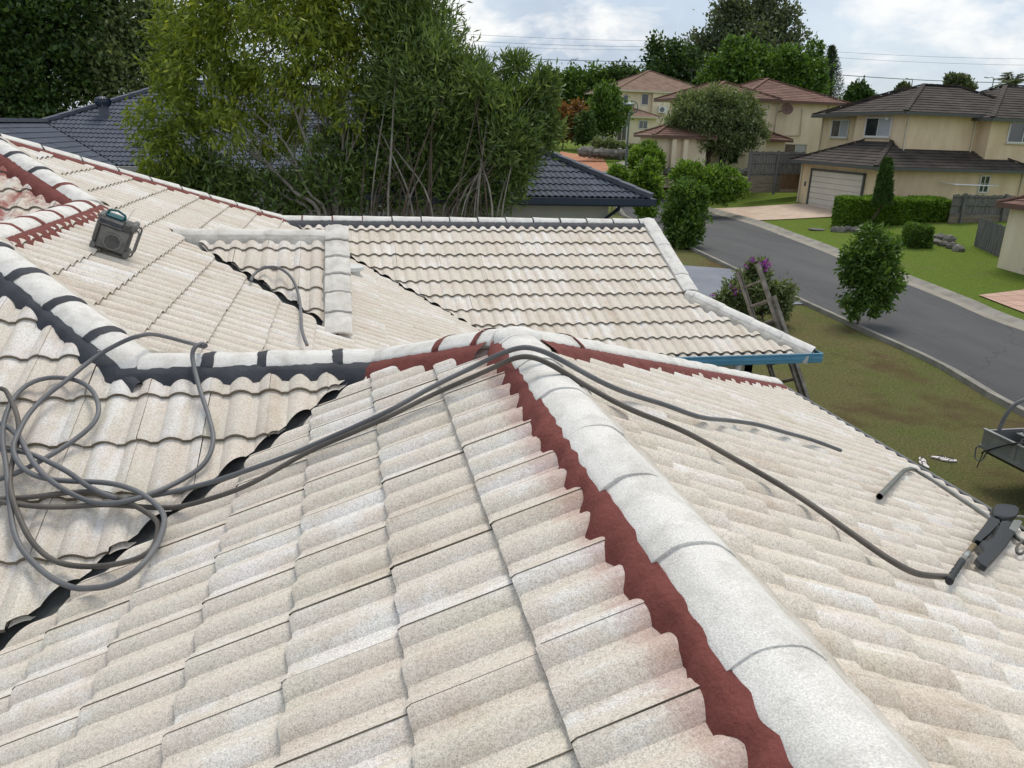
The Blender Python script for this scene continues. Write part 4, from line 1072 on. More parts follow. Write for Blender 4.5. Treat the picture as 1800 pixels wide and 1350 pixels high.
BARKB = mat('brown bark', (0.055, 0.042, 0.030), (0.12, 0.095, 0.07), 6, 0.95, 0.5, 40, stretch=(1, 1, .3))
LF = dict(
    yellow=leaf_material('yellow green leaves', (0.106, 0.151, 0.022), (0.284, 0.348, 0.047), (0.505, 0.527, 0.073), .34),
    oleander=leaf_material('long dark green leaves', (0.064, 0.107, 0.029), (0.160, 0.238, 0.065), (0.268, 0.352, 0.097), .26),
    dark=leaf_material('deep green leaves', (0.024, 0.053, 0.016), (0.076, 0.138, 0.033), (0.151, 0.232, 0.056), .22),
    olive=leaf_material('olive leaves', (0.094, 0.126, 0.055), (0.224, 0.269, 0.115), (0.329, 0.370, 0.164), .25),
    mid=leaf_material('mid green leaves', (0.046, 0.099, 0.019), (0.126, 0.220, 0.039), (0.220, 0.334, 0.061), .28),
    fresh=leaf_material('fresh green leaves', (0.070, 0.137, 0.018), (0.185, 0.307, 0.042), (0.299, 0.439, 0.070), .32),
    gum=leaf_material('grey green gum leaves', (0.070, 0.088, 0.053), (0.150, 0.176, 0.096), (0.229, 0.255, 0.140), .25),
    bronze=leaf_material('bronze leaves', (0.124, 0.064, 0.029), (0.281, 0.140, 0.046), (0.386, 0.194, 0.061), .28),
    pine=leaf_material('pine needles', (0.031, 0.056, 0.029), (0.079, 0.116, 0.056), (0.124, 0.157, 0.079), .15),
    purple=leaf_material('purple flowers', (0.246, 0.035, 0.386), (0.491, 0.105, 0.632), (0.667, 0.211, 0.737), .3))
def pb(px, py, rpx, d, squash=1.0, rz=None):
    """crown lobe seen at a pixel, d metres deep, rpx wide on the photograph"""
    r = rpx * d / FPX; return (tuple(dep(px, py, d)), (r, r * squash, rz * d / FPX if rz else r))
def limb(root, pts, r0, r1, m_, name='branch', n=7):
    S = smooth(pts, 5); N = len(S)
    S = [p + Vector((random.uniform(-1, 1), random.uniform(-1, 1), 0)) * r0 * .25 for p in S]
    return MB().tube(S, [r0 + (r1 - r0) * (i / (N - 1)) ** .8 for i in range(N)], n).build(name, m_, root, smooth=60)
def tree(name, label, cat, base, blobs, n, ls, asp, leafm, barkm=None, group=None, tr=0.12, nl=6, clump=.22, dens=26, up=.25, droop=0., shell=.45, trunk_to=None, stems=1):
    base = Vector(base); root = empty(name, base, label, cat, group); barkm = barkm or BARKB
    cs = sorted(blobs, key=lambda b: -(b[1][0] if isinstance(b[1], tuple) else b[1]))
    cen = sum((Vector(b[0]) for b in blobs), Vector()) / len(blobs)
    top = Vector(trunk_to) if trunk_to else Vector((base.x * .4 + cen.x * .6, base.y * .4 + cen.y * .6, base.z + (cen.z - base.z) * .75))
    fork = base.lerp(top, .55)
    limb(root, [base - Vector((0, 0, .1)), base.lerp(top, .3) + Vector((random.uniform(-.1, .1) * tr * 4, 0, 0)), fork, top], tr, tr * .45, barkm, 'trunk', 9)
    for b in cs[:nl]:
        c = Vector(b[0]); limb(root, [fork.lerp(top, random.random() * .6), fork.lerp(c, .5) + Vector((0, 0, .05 * (c - fork).length)), c], tr * .42, tr * .1, barkm)
    C, A = blob_leaves(blobs, n, clump, dens, up, droop, shell)
    leaf_mesh('crown', C, A, ls, asp, leafm, root)
    return root

# two big garden trees behind the far ridge
DA = 17.0
tA = empty('garden_tree', (dep(588, 300, DA).x, DA - .3, 0), 'tall spreading tree with pale grey trunks and yellow green weeping leaves', 'tree')
bA = [pb(px, py, r, DA + do, 1.1) for px, py, r, do in ((295, 195, 62, .3), (275, 262, 45, 0), (325, 300, 48, .4), (375, 130, 85, .6), (335, 70, 60, 1), (430, 60, 95, .2), (520, 60, 85, -.4), (600, 45, 85, .3), (480, 165, 62, .5), (560, 140, 55, -.3), (355, 20, 75, .8), (395, 225, 40, -.5), (650, 105, 62, .3), (420, 320, 30, 1.6), (520, -60, 110, .2), (660, -40, 90, 0), (420, -50, 90, .5), (620, 190, 42, -.2), (360, 345, 40, 1.5), (470, 240, 40, .8), (540, 220, 38, .7), (330, 245, 50, .3), (300, 130, 40, .5), (560, 70, 60, 0))]
C, A = blob_leaves(bA, 37000, .17, 26, .0, .75, .45)
leaf_mesh('crown', C, A, .195, .26, LF['yellow'], tA)
for i, (w0, pts) in enumerate(((11, ((592, 395), (588, 300), (574, 190), (560, 95), (552, -10))), (9, ((583, 395), (552, 290), (522, 205), (478, 115), (440, 20))), (9, ((566, 395), (520, 338), (462, 285), (395, 240), (320, 205))), (7, ((556, 395), (500, 345), (430, 300), (360, 285))), (9, ((600, 395), (602, 260), (606, 130), (622, 10))), (6, ((578, 395), (540, 335), (500, 250), (415, 170), (370, 110))), (6, ((590, 395), (566, 250), (540, 130), (500, 20))), (5, ((596, 395), (596, 320), (640, 210), (665, 90))))):
    P_ = [dep(x, y, DA + .25 * math.sin(i * 2.1 + k)) for k, (x, y) in enumerate(pts)]
    g0 = Vector((tA.location.x + (P_[0].x - tA.location.x) * .5, DA - .5, -.1))
    limb(tA, [g0] + P_, w0 * DA / FPX / 2 * 1.15, .014, BARKG, 'trunk' if w0 > 8 else 'branch')
    for k in range(7):
        q = P_[1 + k % (len(P_) - 2)].lerp(P_[2 + k % (len(P_) - 2)], random.random()); e = min(bA, key=lambda b: (Vector(b[0]) - q).length + random.random() * 1.6)
        limb(tA, [q, q.lerp(Vector(e[0]), .5) + Vector((0, 0, .15)), Vector(e[0]) + Vector((random.uniform(-.5, .5), random.uniform(-.4, .4), random.uniform(-.2, .5)))], .018, .005, BARKG, 'branch', 5)
DB = 17.0
def thicket(name, label, xs, blobs, n, seed):
    random.seed(seed)
    root = empty(name, (dep(sum(xs) / len(xs), 390, DB).x, DB - .4, 0), label, 'tree')
    C, A = blob_leaves(blobs, n, .24, 36, .55, 0, .75)
    leaf_mesh('crown', C, A, .20, .20, LF['oleander'], root)
    for x in xs:
        e = random.choice(blobs); p0 = dep(x, 395, DB + random.uniform(-1.3, .2)); c = Vector(e[0]) + Vector((random.uniform(-.6, .6), random.uniform(-.5, .5), random.uniform(-.3, .6)))
        mid = p0.lerp(c, .45) + Vector((0, 0, .25 * (c - p0).length * .4))
        limb(root, [Vector((p0.x * .75 + root.location.x * .25, p0.y, -.1)), p0, mid, c], random.uniform(.018, .04), .008, BARKG if random.random() < .45 else BARKB, 'stem', 6)
    return root
thicket('clumping_tree', 'dense dark green clumping tree with many thin stems, left of the next', [636, 645, 652, 657, 660, 668, 675, 682, 690, 700, 706, 712, 722, 728, 735, 745, 750, 756, 764],
        [pb(px, py, r, DB + do, 1.2) for px, py, r, do in ((700, 70, 72, 0), (750, 45, 58, .3), (745, 150, 75, -.3), (690, 165, 55, .3), (720, 235, 46, .2), (672, 255, 30, .6), (700, -25, 80, 0), (770, 235, 55, .5), (782, 120, 50, .2), (660, 215, 40, .3))], 25000, 3)
thicket('clumping_tree', 'dense dark green clumping tree with many thin stems, at the blue roof corner', [768, 775, 782, 790, 796, 800, 808, 814, 822, 832, 838, 845, 856, 866, 872, 880],
        [pb(px, py, r, DB + do, 1.2) for px, py, r, do in ((826, 165, 46, -.2), (876, 185, 44, .2), (925, 180, 40, 0), (940, 220, 40, .2), (890, 240, 55, -.2), (820, 215, 55, .3), (915, 295, 36, .3), (955, 150, 26, 0), (905, 115, 24, .2), (835, 122, 24, .2))], 23000, 4)
random.seed(21)
for lb, pts in (('dark undergrowth shrub beneath the weeping branches on the left', ((320, 335, 40), (385, 335, 44), (450, 330, 46), (345, 300, 34), (510, 345, 40))), ('dark undergrowth shrub behind the pale grey trunks', ((570, 325, 48), (630, 330, 46), (600, 270, 40), (660, 290, 40))), ('dark undergrowth shrub filling the foot of the stems at right', ((710, 325, 50), (775, 320, 52), (840, 325, 52), (890, 330, 40), (805, 280, 44), (740, 275, 40)))):
    tree('undergrowth_shrub', lb, 'shrub', (dep(pts[1][0], 300, 17.4).x, 17.2, 0), [pb(x, y, r, 17.4, 1.0) for x, y, r in pts], 5200, .19, .28, LF['oleander'], tr=.05, nl=4, clump=.3, dens=26, up=.3)
# backdrop trees behind the slate blue roof
def far_tree(name, label, base, blobs, n, ls, leafm, **kw):
    return tree(name, label, 'tree', base, blobs, n, ls, kw.pop('asp', .6), leafm, **kw)
def base_at(px, d):
    p = dep(px, 230, d); return (p.x, p.y, gz(p.x, p.y))
far_tree('broad_tree', 'large dark green tree at the top left corner behind the blue roof', base_at(60, 62), [pb(px, py, r, 62 + d, 1.0) for px, py, r, d in ((40, 60, 95, 0), (120, 40, 80, 1), (15, 140, 70, -1), (95, 140, 62, 0), (-50, 60, 90, 2), (150, 110, 45, 0), (90, -30, 90, 1), (-20, 190, 50, -1), (60, 190, 45, -1))], 30000, .48, LF['dark'], tr=.4, clump=.17, dens=44, shell=.35)
far_tree('olive_tree', 'duller olive tree between the dark corner tree and the yellow green tree', base_at(240, 64), [pb(px, py, r, 64 + d, 1.0) for px, py, r, d in ((225, 45, 62, 0), (255, 105, 52, 1), (200, 110, 52, -1), (285, 40, 40, 0), (180, 150, 34, -1), (290, 130, 36, 0), (230, 165, 34, -1), (215, -20, 60, 0))], 15000, .42, LF['olive'], tr=.3, clump=.24, dens=30)
# tall group beyond the road
far_tree('gum_tree', 'tallest open crowned gum tree rising behind the red roofed house', base_at(1300, 118), [pb(px, py, r, 118 + d, .9) for px, py, r, d in ((1300, 50, 44, 0), (1350, 45, 42, 2), (1255, 85, 34, 0), (1325, 95, 52, -1), (1385, 75, 30, 1), (1285, 15, 30, 0), (1345, 8, 32, 0), (1382, 30, 22, 1), (1225, 75, 22, 0), (1390, 110, 36, 0))], 15000, .62, LF['gum'], tr=.5, clump=.24, dens=24, shell=.8)
far_tree('shade_tree', 'dark rounded tree left of the tall gum tree', base_at(1175, 112), [pb(px, py, r, 112 + d, .9) for px, py, r, d in ((1168, 98, 30, 0), (1185, 125, 36, 1), (1155, 135, 24, -1), (1215, 120, 30, 0), (1230, 145, 30, 0))], 9000, .6, LF['dark'], tr=.4, clump=.22)
far_tree('leafy_tree', 'bright green tree above the ridge of the red roofed house', base_at(1290, 100), [pb(px, py, r, 100 + d, .9) for px, py, r, d in ((1290, 118, 38, 0), (1262, 145, 30, 0), (1325, 140, 36, 0), (1310, 100, 30, 0))], 11000, .55, LF['mid'], tr=.35, clump=.2)
far_tree('leafy_tree', 'bright green tree beside the dark pine', base_at(1395, 100), [pb(px, py, r, 100 + d, .9) for px, py, r, d in ((1378, 128, 36, 0), (1412, 128, 32, 0), (1395, 150, 34, 0), (1430, 92, 14, 0), (1432, 150, 20, 0))], 10000, .55, LF['mid'], tr=.35, clump=.22)
for nm, lb, px, pts, lm in (('hedge_tree', 'bushy tree showing directly right of the clumping tree tops', 1000, ((990, 150, 26), (1010, 165, 28), (975, 165, 26)), 'mid'), ('hedge_tree', 'bushy tree in the skyline under the pair of distant street lights', 1045, ((1040, 148, 26), (1060, 160, 26)), 'mid'), ('hedge_tree', 'bushy tree left of the cream house roof on the skyline', 1095, ((1085, 146, 24), (1110, 152, 24), (1128, 165, 20)), 'dark'), ('hedge_tree', 'small dark tree poking over the dark roof left slope', 1512, ((1512, 166, 16), (1505, 178, 14), (1524, 178, 12)), 'dark'), ('hedge_tree', 'small tree poking over the dark roof peak', 1680, ((1680, 146, 13), (1690, 158, 14)), 'gum'), ('hedge_tree', 'ragged tuft of twigs left of the dark roof peak', 1584, ((1584, 160, 9), (1592, 165, 9)), 'gum')):
    far_tree(nm, lb, base_at(px, 98), [pb(x, y, r, 98, .9) for x, y, r in pts], 2600 * len(pts), .5, LF[lm], tr=.2, clump=.28, dens=18)
# Norfolk pine
pr = base_at(1462, 105); root = empty('pine_tree', pr, 'slim dark tiered pine standing against the sky beyond the road', 'tree')
pt_, pb_ = dep(1462, 84, 105), dep(1460, 178, 105)
MB().tube([Vector(pr), pb_, pt_], [.28, .2, .03], 8).build('trunk', BARKB, root)
C, A = [], []
for k in range(22):
    f = k / 21; c = pb_.lerp(pt_, f); L = (1 - f) ** .8 * 1.75 + .18
    for j in range(7):
        a = 2 * math.pi * (j + .37 * k) / 7 + random.uniform(-.2, .2); dv = np.array([math.cos(a), math.sin(a), .22])
        tt = rng.random((46, 1)) * L
        C.append(np.array(c) + dv * tt + rng.normal(size=(46, 3)) * .10); A.append(dv + rng.normal(size=(46, 3)) * .5 + np.array([0, 0, .35]))
leaf_mesh('crown', np.concatenate(C), np.concatenate(A), .34, .22, LF['pine'], root)
# palm at the right edge
pr = base_at(1778, 80); root = empty('palm_tree', pr, 'feathery palm crown behind the dark roof at the right edge', 'palm')
pc = dep(1778, 148, 80); MB().tube([Vector(pr), pc], [.2, .14], 8).build('trunk', BARKG, root)
C, A = [], []
for k in range(15):
    a = 2 * math.pi * k / 15 + random.uniform(-.2, .2); el = random.uniform(.2, 1.35); L = random.uniform(1.6, 2.4); d0 = np.array([math.cos(a) * math.cos(el), math.sin(a) * math.cos(el), math.sin(el)])
    t = np.linspace(.1, 1, 46)[:, None]; p = np.array(pc) + d0 * L * t + np.array([0, 0, -1.0]) * (t ** 2) * L * .45
    sd_ = np.cross(d0, [0, 0, 1.]); sd_ /= np.linalg.norm(sd_) + 1e-6
    for sg in (-1, 1): C.append(p); A.append(sd_ * sg + d0 * .5 + np.array([0, 0, -.55]) + rng.normal(size=p.shape) * .12)
leaf_mesh('crown', np.concatenate(C), np.concatenate(A), .62, .10, LF['gum'], root)

# street side planting
def bush(name, label, cat, base_px, d, pts, n, ls, leafm, asp=.55, tr=.04, group=None, base=None, **kw):
    if base is None: base = gpt(*base_px)
    if d is None: d = proj(base)[2]
    return tree(name, label, cat, base, [pb(x, y, r, d, 1.0) for x, y, r in pts], n, ls, asp, leafm, tr=tr, group=group, nl=4, **kw)
bush('street_shrub', 'leafy upright shrub on the near kerb in the middle of the lawn strip', 'shrub', (1505, 578), None, ((1530, 435, 28), (1526, 410, 13), (1557, 452, 24), (1572, 436, 11), (1508, 462, 26), (1540, 495, 32), (1505, 512, 24), (1558, 520, 17), (1500, 545, 12), (1528, 545, 15), (1494, 490, 12)), 7000, .17, LF['mid'], asp=.42, clump=.24, dens=24, droop=.25)
bush('street_shrub', 'rounder leafy shrub by the near kerb just past the blue roof', 'shrub', (1203, 437), None, ((1210, 345, 26), (1186, 372, 20), (1224, 378, 22), (1205, 398, 27), (1198, 424, 17), (1230, 350, 13), (1196, 334, 12), (1218, 415, 14)), 6500, .22, LF['mid'], asp=.45, clump=.22)
bush('street_shrub', 'narrow light green shrub against the blue roof gutter', 'shrub', (1130, 392), None, ((1137, 298, 17), (1144, 325, 20), (1126, 345, 19), (1134, 372, 15), (1152, 345, 12), (1122, 315, 11)), 6000, .26, LF['fresh'], asp=.45, clump=.22)
tb_ = gpt(1345, 572)
bush('flowering_bush', 'rounded bush with purple flowers behind the ladder', 'bush', None, None, ((1330, 505, 30), (1292, 522, 25), (1360, 518, 28), (1332, 478, 18), (1318, 540, 26), (1370, 545, 18), (1272, 530, 15)), 8500, .15, LF['olive'], asp=.4, base=tb_, clump=.22, dens=28)
fb = bpy.data.objects['flowering_bush']; dfl = proj(tb_)[2] - .35
C, A = [], []
for px, py, k in ((1343, 462, 26), (1336, 468, 22), (1348, 470, 14), (1300, 512, 22), (1294, 516, 18), (1322, 458, 10), (1252, 522, 8), (1310, 470, 6), (1286, 505, 6)):
    c = np.array(dep(px, py, dfl)); C.append(c + rng.normal(size=(k, 3)) * .045); A.append(rng.normal(size=(k, 3)) + np.array([0, -.5, .3]))
leaf_mesh('flowers', np.concatenate(C), np.concatenate(A), .082, .85, LF['purple'], fb)['kind'] = 'stuff'
bush('round_shrub', 'clipped ball of green leaves behind the street lamp', 'shrub', None, 50, ((1137, 282, 29), (1137, 285, 24)), 6500, .22, LF['fresh'], base=base_at(1137, 50), clump=.08, dens=120, shell=.15)
bush('standard_shrub', 'small lollipop shrub on a thin stem before the red roofed house', 'shrub', None, 53, ((1180, 270, 10), (1182, 276, 9)), 1400, .2, LF['mid'], base=base_at(1181, 53), tr=.03)
bush('standard_shrub', 'small lollipop shrub beside the entry of the red roofed house', 'shrub', None, 53, ((1285, 276, 9), (1286, 270, 8)), 1300, .2, LF['dark'], base=base_at(1286, 53), tr=.03)
bush('shaggy_hedge', 'untrimmed bright green hedge below the round olive tree', 'hedge', None, 45, ((1200, 308, 20), (1222, 315, 26), (1252, 322, 26), (1280, 325, 24), (1296, 332, 16), (1210, 328, 22), (1240, 335, 20), (1270, 340, 18)), 11000, .22, LF['fresh'], base=base_at(1248, 45), tr=.06, clump=.18, dens=34, shell=.3)
bush('round_tree', 'wide round olive green tree in front of the red roofed house', 'tree', None, 52, ((1255, 200, 44), (1212, 208, 38), (1300, 212, 38), (1185, 226, 22), (1328, 236, 22), (1255, 178, 26), (1235, 232, 34), (1285, 238, 34), (1215, 190, 28), (1300, 190, 26)), 24000, .26, LF['olive'], base=base_at(1250, 52), tr=.22, clump=.16, dens=46, shell=.3, asp=.4)
bush('front_tree', 'dark green tree with split trunk in front of the cream house', 'tree', None, 76, ((1065, 180, 24), (1052, 200, 22), (1080, 200, 24), (1065, 210, 24), (1075, 168, 14)), 7500, .36, LF['mid'], base=base_at(1080, 76), tr=.16, clump=.22, dens=26)
bush('bronze_hedge', 'bronze red hedge beyond the clumping trees', 'hedge', None, 74, ((985, 200, 18), (1008, 205, 20), (965, 205, 16), (1020, 215, 14), (990, 222, 20), (1010, 228, 16)), 6500, .34, LF['bronze'], base=base_at(990, 74), tr=.08, clump=.22)
bush('dark_shrub', 'dark upright shrub between bronze hedge and front tree', 'shrub', None, 72, ((1026, 215, 14), (1030, 232, 15), (1022, 240, 12)), 3200, .3, LF['dark'], base=base_at(1027, 72), tr=.06)
bush('low_hedge', 'low brown green hedge above the rock edge of the orange drive', 'hedge', None, 66, ((1050, 258, 12), (1070, 260, 13), (1090, 262, 12), (1105, 264, 8)), 3600, .22, LF['olive'], base=base_at(1078, 66), tr=.04, clump=.2)
bush('yellow_shrub', 'low yellow green shrub at the foot of the street lamp', 'shrub', None, 46, ((1085, 306, 12), (1096, 312, 9), (1075, 312, 9)), 2000, .22, LF['fresh'], base=base_at(1085, 46), tr=.03)

def box_hedge(name, label, c0, c1, dpt, hgt, n, ls, leafm):
    """clipped hedge: leaves packed on the faces of a box between two ground points"""
    a, b = Vector(c0), Vector(c1); d = (b - a); d.z = 0; L = d.length; d.normalize(); s = Vector((-d.y, d.x, 0))
    if s.y < 0: s = -s
    root = empty(name, a.lerp(b, .5), label, 'hedge'); z0 = min(a.z, b.z)
    f = rng.random(n); u = rng.random(n); v = rng.random(n)
    ar = np.array([L * hgt, L * hgt, L * dpt, dpt * hgt, dpt * hgt]); ids = rng.choice(5, n, p=ar / ar.sum())
    X = np.where(ids == 3, 0, np.where(ids == 4, 1, u)) * L; Y = np.where(ids == 0, 0, np.where(ids == 1, 1, np.where(ids == 2, v, u))) * dpt; Z = np.where(ids == 2, 1, v) * hgt
    dn, sn = np.array(d), np.array(s)
    N_ = np.zeros((n, 3)); N_[ids == 0] = -sn; N_[ids == 1] = sn; N_[ids == 2] = [0, 0, 1]; N_[ids == 3] = -dn; N_[ids == 4] = dn
    p = np.array([a.x, a.y, z0]) + dn * X[:, None] + sn * Y[:, None] + np.array([0, 0, 1]) * Z[:, None]
    wob = .05 * np.sin(X * 2.3 + Z * 1.7) + .04 * np.sin(Y * 3 + X * 5.1)
    p = p + N_ * (wob[:, None] - rng.random((n, 1)) ** 2 * .16)
    leaf_mesh('foliage', p, N_ * .8 + rng.normal(size=(n, 3)) * .7 + np.array([0, 0, .3]), ls, .55, leafm, root)
    i = .26; mb = MB(); q = [a + d * i + s * i, a + d * (L - i) + s * i, a + d * (L - i) + s * (dpt - i), a + d * i + s * (dpt - i)]
    mb.prism([Vector((w.x, w.y, z0)) for w in q], (0, 0, hgt - i)); mb.build('inner_twigs', BARKB, root)
    return root
h0 = gpt(1492, 404); h1 = ypl(1664, 404, h0.y); h1.z = gz(h1.x, h1.y)
box_hedge('clipped_hedge', 'long clipped box hedge in front of the grey fence across the road', h0, h1, 1.5, 1.5, 30000, .16, LF['fresh'])
box_hedge('clipped_hedge', 'small clipped cube hedge to the right below the long hedge', gpt(1592, 436), gpt(1636, 437), 1.0, .95, 4500, .12, LF['mid'])
# slim conifer by the garage
cb = base_at(1552, 37.5); root = empty('slim_conifer', cb, 'slim dark conifer in front of the tan garage wall', 'tree'); c1, c0 = dep(1560, 281, 37.5), dep(1550, 362, 37.5)
MB().tube([Vector(cb), c0, c1], [.08, .06, .02], 7).build('trunk', BARKB, root)
n = 5200; f = rng.random(n); rr = .34 * np.sqrt(np.clip(1 - f, 0, 1)) * (.7 + .4 * rng.random(n)) + .05; th = rng.random(n) * 6.283
p = np.array(c0) + np.outer(f, np.array(c1 - c0)) + np.stack([rr * np.cos(th), rr * np.sin(th), 0 * th], 1) + rng.normal(size=(n, 3)) * .03
leaf_mesh('crown', p, np.stack([np.cos(th) * .5, np.sin(th) * .5, 0 * th + 1], 1) + rng.normal(size=(n, 3)) * .3, .17, .35, LF['dark'], root)
# rocks
ROCK = mat('garden rock', (0.10, 0.095, 0.085), (0.24, 0.225, 0.20), 3, 0.95, 0.6, 20)
ORD = ('first', 'second', 'third', 'fourth', 'fifth', 'sixth', 'seventh', 'eighth')
def rock(c, r, label, group):
    mb = MB(); n, m_ = 8, 5; vs = []; sx, sy, sz = r * random.uniform(.8, 1.3), r * random.uniform(.8, 1.2), r * random.uniform(.6, .9)
    for i in range(m_ + 1):
        for j in range(n):
            a, b = math.pi * i / m_, 2 * math.pi * j / n; k = random.uniform(.82, 1.15)
            vs.append((c.x + sx * k * math.sin(a) * math.cos(b), c.y + sy * k * math.sin(a) * math.sin(b), c.z + sz * (.35 + k * math.cos(a))))
    mb.add(vs, [(i * n + j, i * n + (j + 1) % n, (i + 1) * n + (j + 1) % n, (i + 1) * n + j) for i in range(m_) for j in range(n)])
    o = mb.build('garden_rock', ROCK, smooth=25); recenter(o); tag(o, label, 'rock', group)
for i, x in enumerate((1468, 1480, 1490, 1503, 1517, 1531)): rock(gpt(x, 406 + random.uniform(-3, 5)), .27, ORD[i] + ' grey rock from the left at the foot of the long hedge', 'rocks under the long hedge')
for i, (x, y) in enumerate(((1645, 428), (1652, 420), (1658, 432), (1668, 424), (1672, 436), (1685, 441))): rock(gpt(x, y), .26, ORD[i] + ' brown grey rock from the left beside the cube hedge', 'rocks by the cube hedge')
for i, x in enumerate((1027, 1036, 1046, 1056, 1067, 1078, 1090, 1101)): rock(dep(x, 270 + i * .8, 64), .55, ORD[i] + ' pale boulder from the left above the orange driveway', 'boulders above the orange drive')
for i, x in enumerate((1176, 1186, 1268, 1280, 1296, 1312)): rock(dep(x, 305, 51), .4, ORD[i] + ' dark boulder from the left before the red roofed house', 'boulders by the red roofed house')
# ------------------------------------------------------------------ neighbouring houses
CREAM = mat('cream render', (0.72, 0.605, 0.435), (0.82, 0.71, 0.545), 1.6, 0.9, 0.15, 60, stretch=(1, 1, .3))
TAN = mat('tan render', (0.67, 0.515, 0.33), (0.80, 0.64, 0.435), 1.6, 0.9, 0.15, 60, stretch=(1, 1, .3))
TRIM = mat('cream trim', (0.62, 0.56, 0.44), None, 1, 0.6)
WHITE = mat('white frame', (0.70, 0.70, 0.67), None, 1, 0.5)
GLASS = mat('dark window glass', (0.025, 0.028, 0.032), (0.055, 0.06, 0.065), 0.8, 0.06, spec=0.9)
BLIND = mat('grey window blind', (0.36, 0.37, 0.38), (0.44, 0.45, 0.46), 0.6, 0.5)
ROOFD = mat('charcoal brown roof', (0.036, 0.029, 0.025), (0.076, 0.062, 0.054), 1.3, 0.85, 0.4, 25, fine=0.25, fscale=16)
ROOFR = mat('red brown roof', (0.145, 0.078, 0.058), (0.225, 0.130, 0.098), 1.3, 0.85, 0.4, 25, fine=0.22, fscale=12)
ROOFT = mat('faded tan roof', (0.20, 0.125, 0.088), (0.30, 0.20, 0.15), 1.3, 0.85, 0.4, 25, fine=0.2, fscale=12)
ROOFG = mat('grey roof', (0.11, 0.105, 0.10), (0.17, 0.165, 0.155), 1.3, 0.85, 0.4, 25, fine=0.2, fscale=12)
FASC = mat('grey fascia', (0.105, 0.11, 0.10), None, 1, 0.6)
FASR = mat('brown fascia', (0.15, 0.085, 0.065), None, 1, 0.6)
DOORM = mat('garage door', (0.62, 0.57, 0.49), (0.68, 0.63, 0.55), 1, 0.6)

def course_plane(mb, fr, poly, ga=.36, step=.035):
    hp = half_planes([(x, y, 0) for x, y in poly]); uv = [fr.uv(x, y) for x, y in poly]
    u0, u1 = min(a for a, b in uv) - .1, max(a for a, b in uv) + .1; v0, v1 = min(b for a, b in uv), max(b for a, b in uv)
    k = 0
    while v0 + k * ga < v1:
        v = v0 + k * ga; vt = v + ga
        for quad in ([(u0, v, step), (u1, v, step), (u1, vt, .004), (u0, vt, .004)], [(u0, v, .0), (u1, v, .0), (u1, v, step), (u0, v, step)]):
            pl = clip_poly([fr.pt(*q) for q in quad], hp)
            if pl: mb.poly(pl)
        k += 1
def hip_roof(root, x0, x1, y0, y1, ze, m_, t=.44, fasc=None, ridge=None, caps=True):
    """hipped roof over an eave rectangle, courses stepped one over the other"""
    w, d = x1 - x0, y1 - y0; hf = min(w, d) / 2; zr = ze + hf * t
    if w >= d: r0, r1 = (x0 + hf, (y0 + y1) / 2), (x1 - hf, (y0 + y1) / 2)
    else: r0, r1 = ((x0 + x1) / 2, y0 + hf), ((x0 + x1) / 2, y1 - hf)
    mb = MB()
    if w >= d: fc = [((0, -1), [(x0, y0), (x1, y0), r1, r0]), ((1, 0), [(x1, y0), (x1, y1), r1]), ((0, 1), [(x1, y1), (x0, y1), r0, r1]), ((-1, 0), [(x0, y1), (x0, y0), r0])]
    else: fc = [((0, -1), [(x0, y0), (x1, y0), r0]), ((1, 0), [(x1, y0), (x1, y1), r1, r0]), ((0, 1), [(x1, y1), (x0, y1), r1]), ((-1, 0), [(x0, y1), (x0, y0), r0, r1])]
    for dn, pl in fc:
        pl = [p for i, p in enumerate(pl) if i == 0 or math.hypot(p[0] - pl[i - 1][0], p[1] - pl[i - 1][1]) > .01]
        course_plane(mb, Frame((pl[0][0], pl[0][1], ze), dn, t), pl)
    rf = mb.build('roof', m_, root)
    if caps:
        c3 = [Vector((x, y, ze + .04)) for x, y in ((x0, y0), (x1, y0), (x1, y1), (x0, y1))]; a, b = Vector((*r0, zr + .05)), Vector((*r1, zr + .05))
        prs = [(c3[0], a), (c3[1], b if w >= d else a), (c3[2], b), (c3[3], a if w >= d else b)] + ([(a, b)] if (b - a).length > .1 else [])
        for p, q in prs:
            n = max(1, int((q - p).length / .4)); mb = MB()
            for i in range(n):
                mb.bar(p.lerp(q, i / n) + Vector((0, 0, .03)), p.lerp(q, (i + 1.06) / n) + Vector((0, 0, .012)), .24, .07)
            mb.build('ridge_caps', m_, rf)
    for i, (a, b) in enumerate((((x0, y0), (x1, y0)), ((x1, y0), (x1, y1)), ((x1, y1), (x0, y1)), ((x0, y1), (x0, y0)))):
        MB().bar(Vector((*a, ze - .07)), Vector((*b, ze - .07)), .10, .17).build('gutter', fasc or FASC, root)
    MB().box((x0 + .05, y0 + .05, ze - .155), (x1 - .05, y1 - .05, ze - .12)).build('soffit', TRIM, root)
    return rf
def block(root, x0, x1, y0, y1, z0, z1, m_): return MB().box((x0, y0, z0), (x1, y1, z1)).build('wall', m_, root)
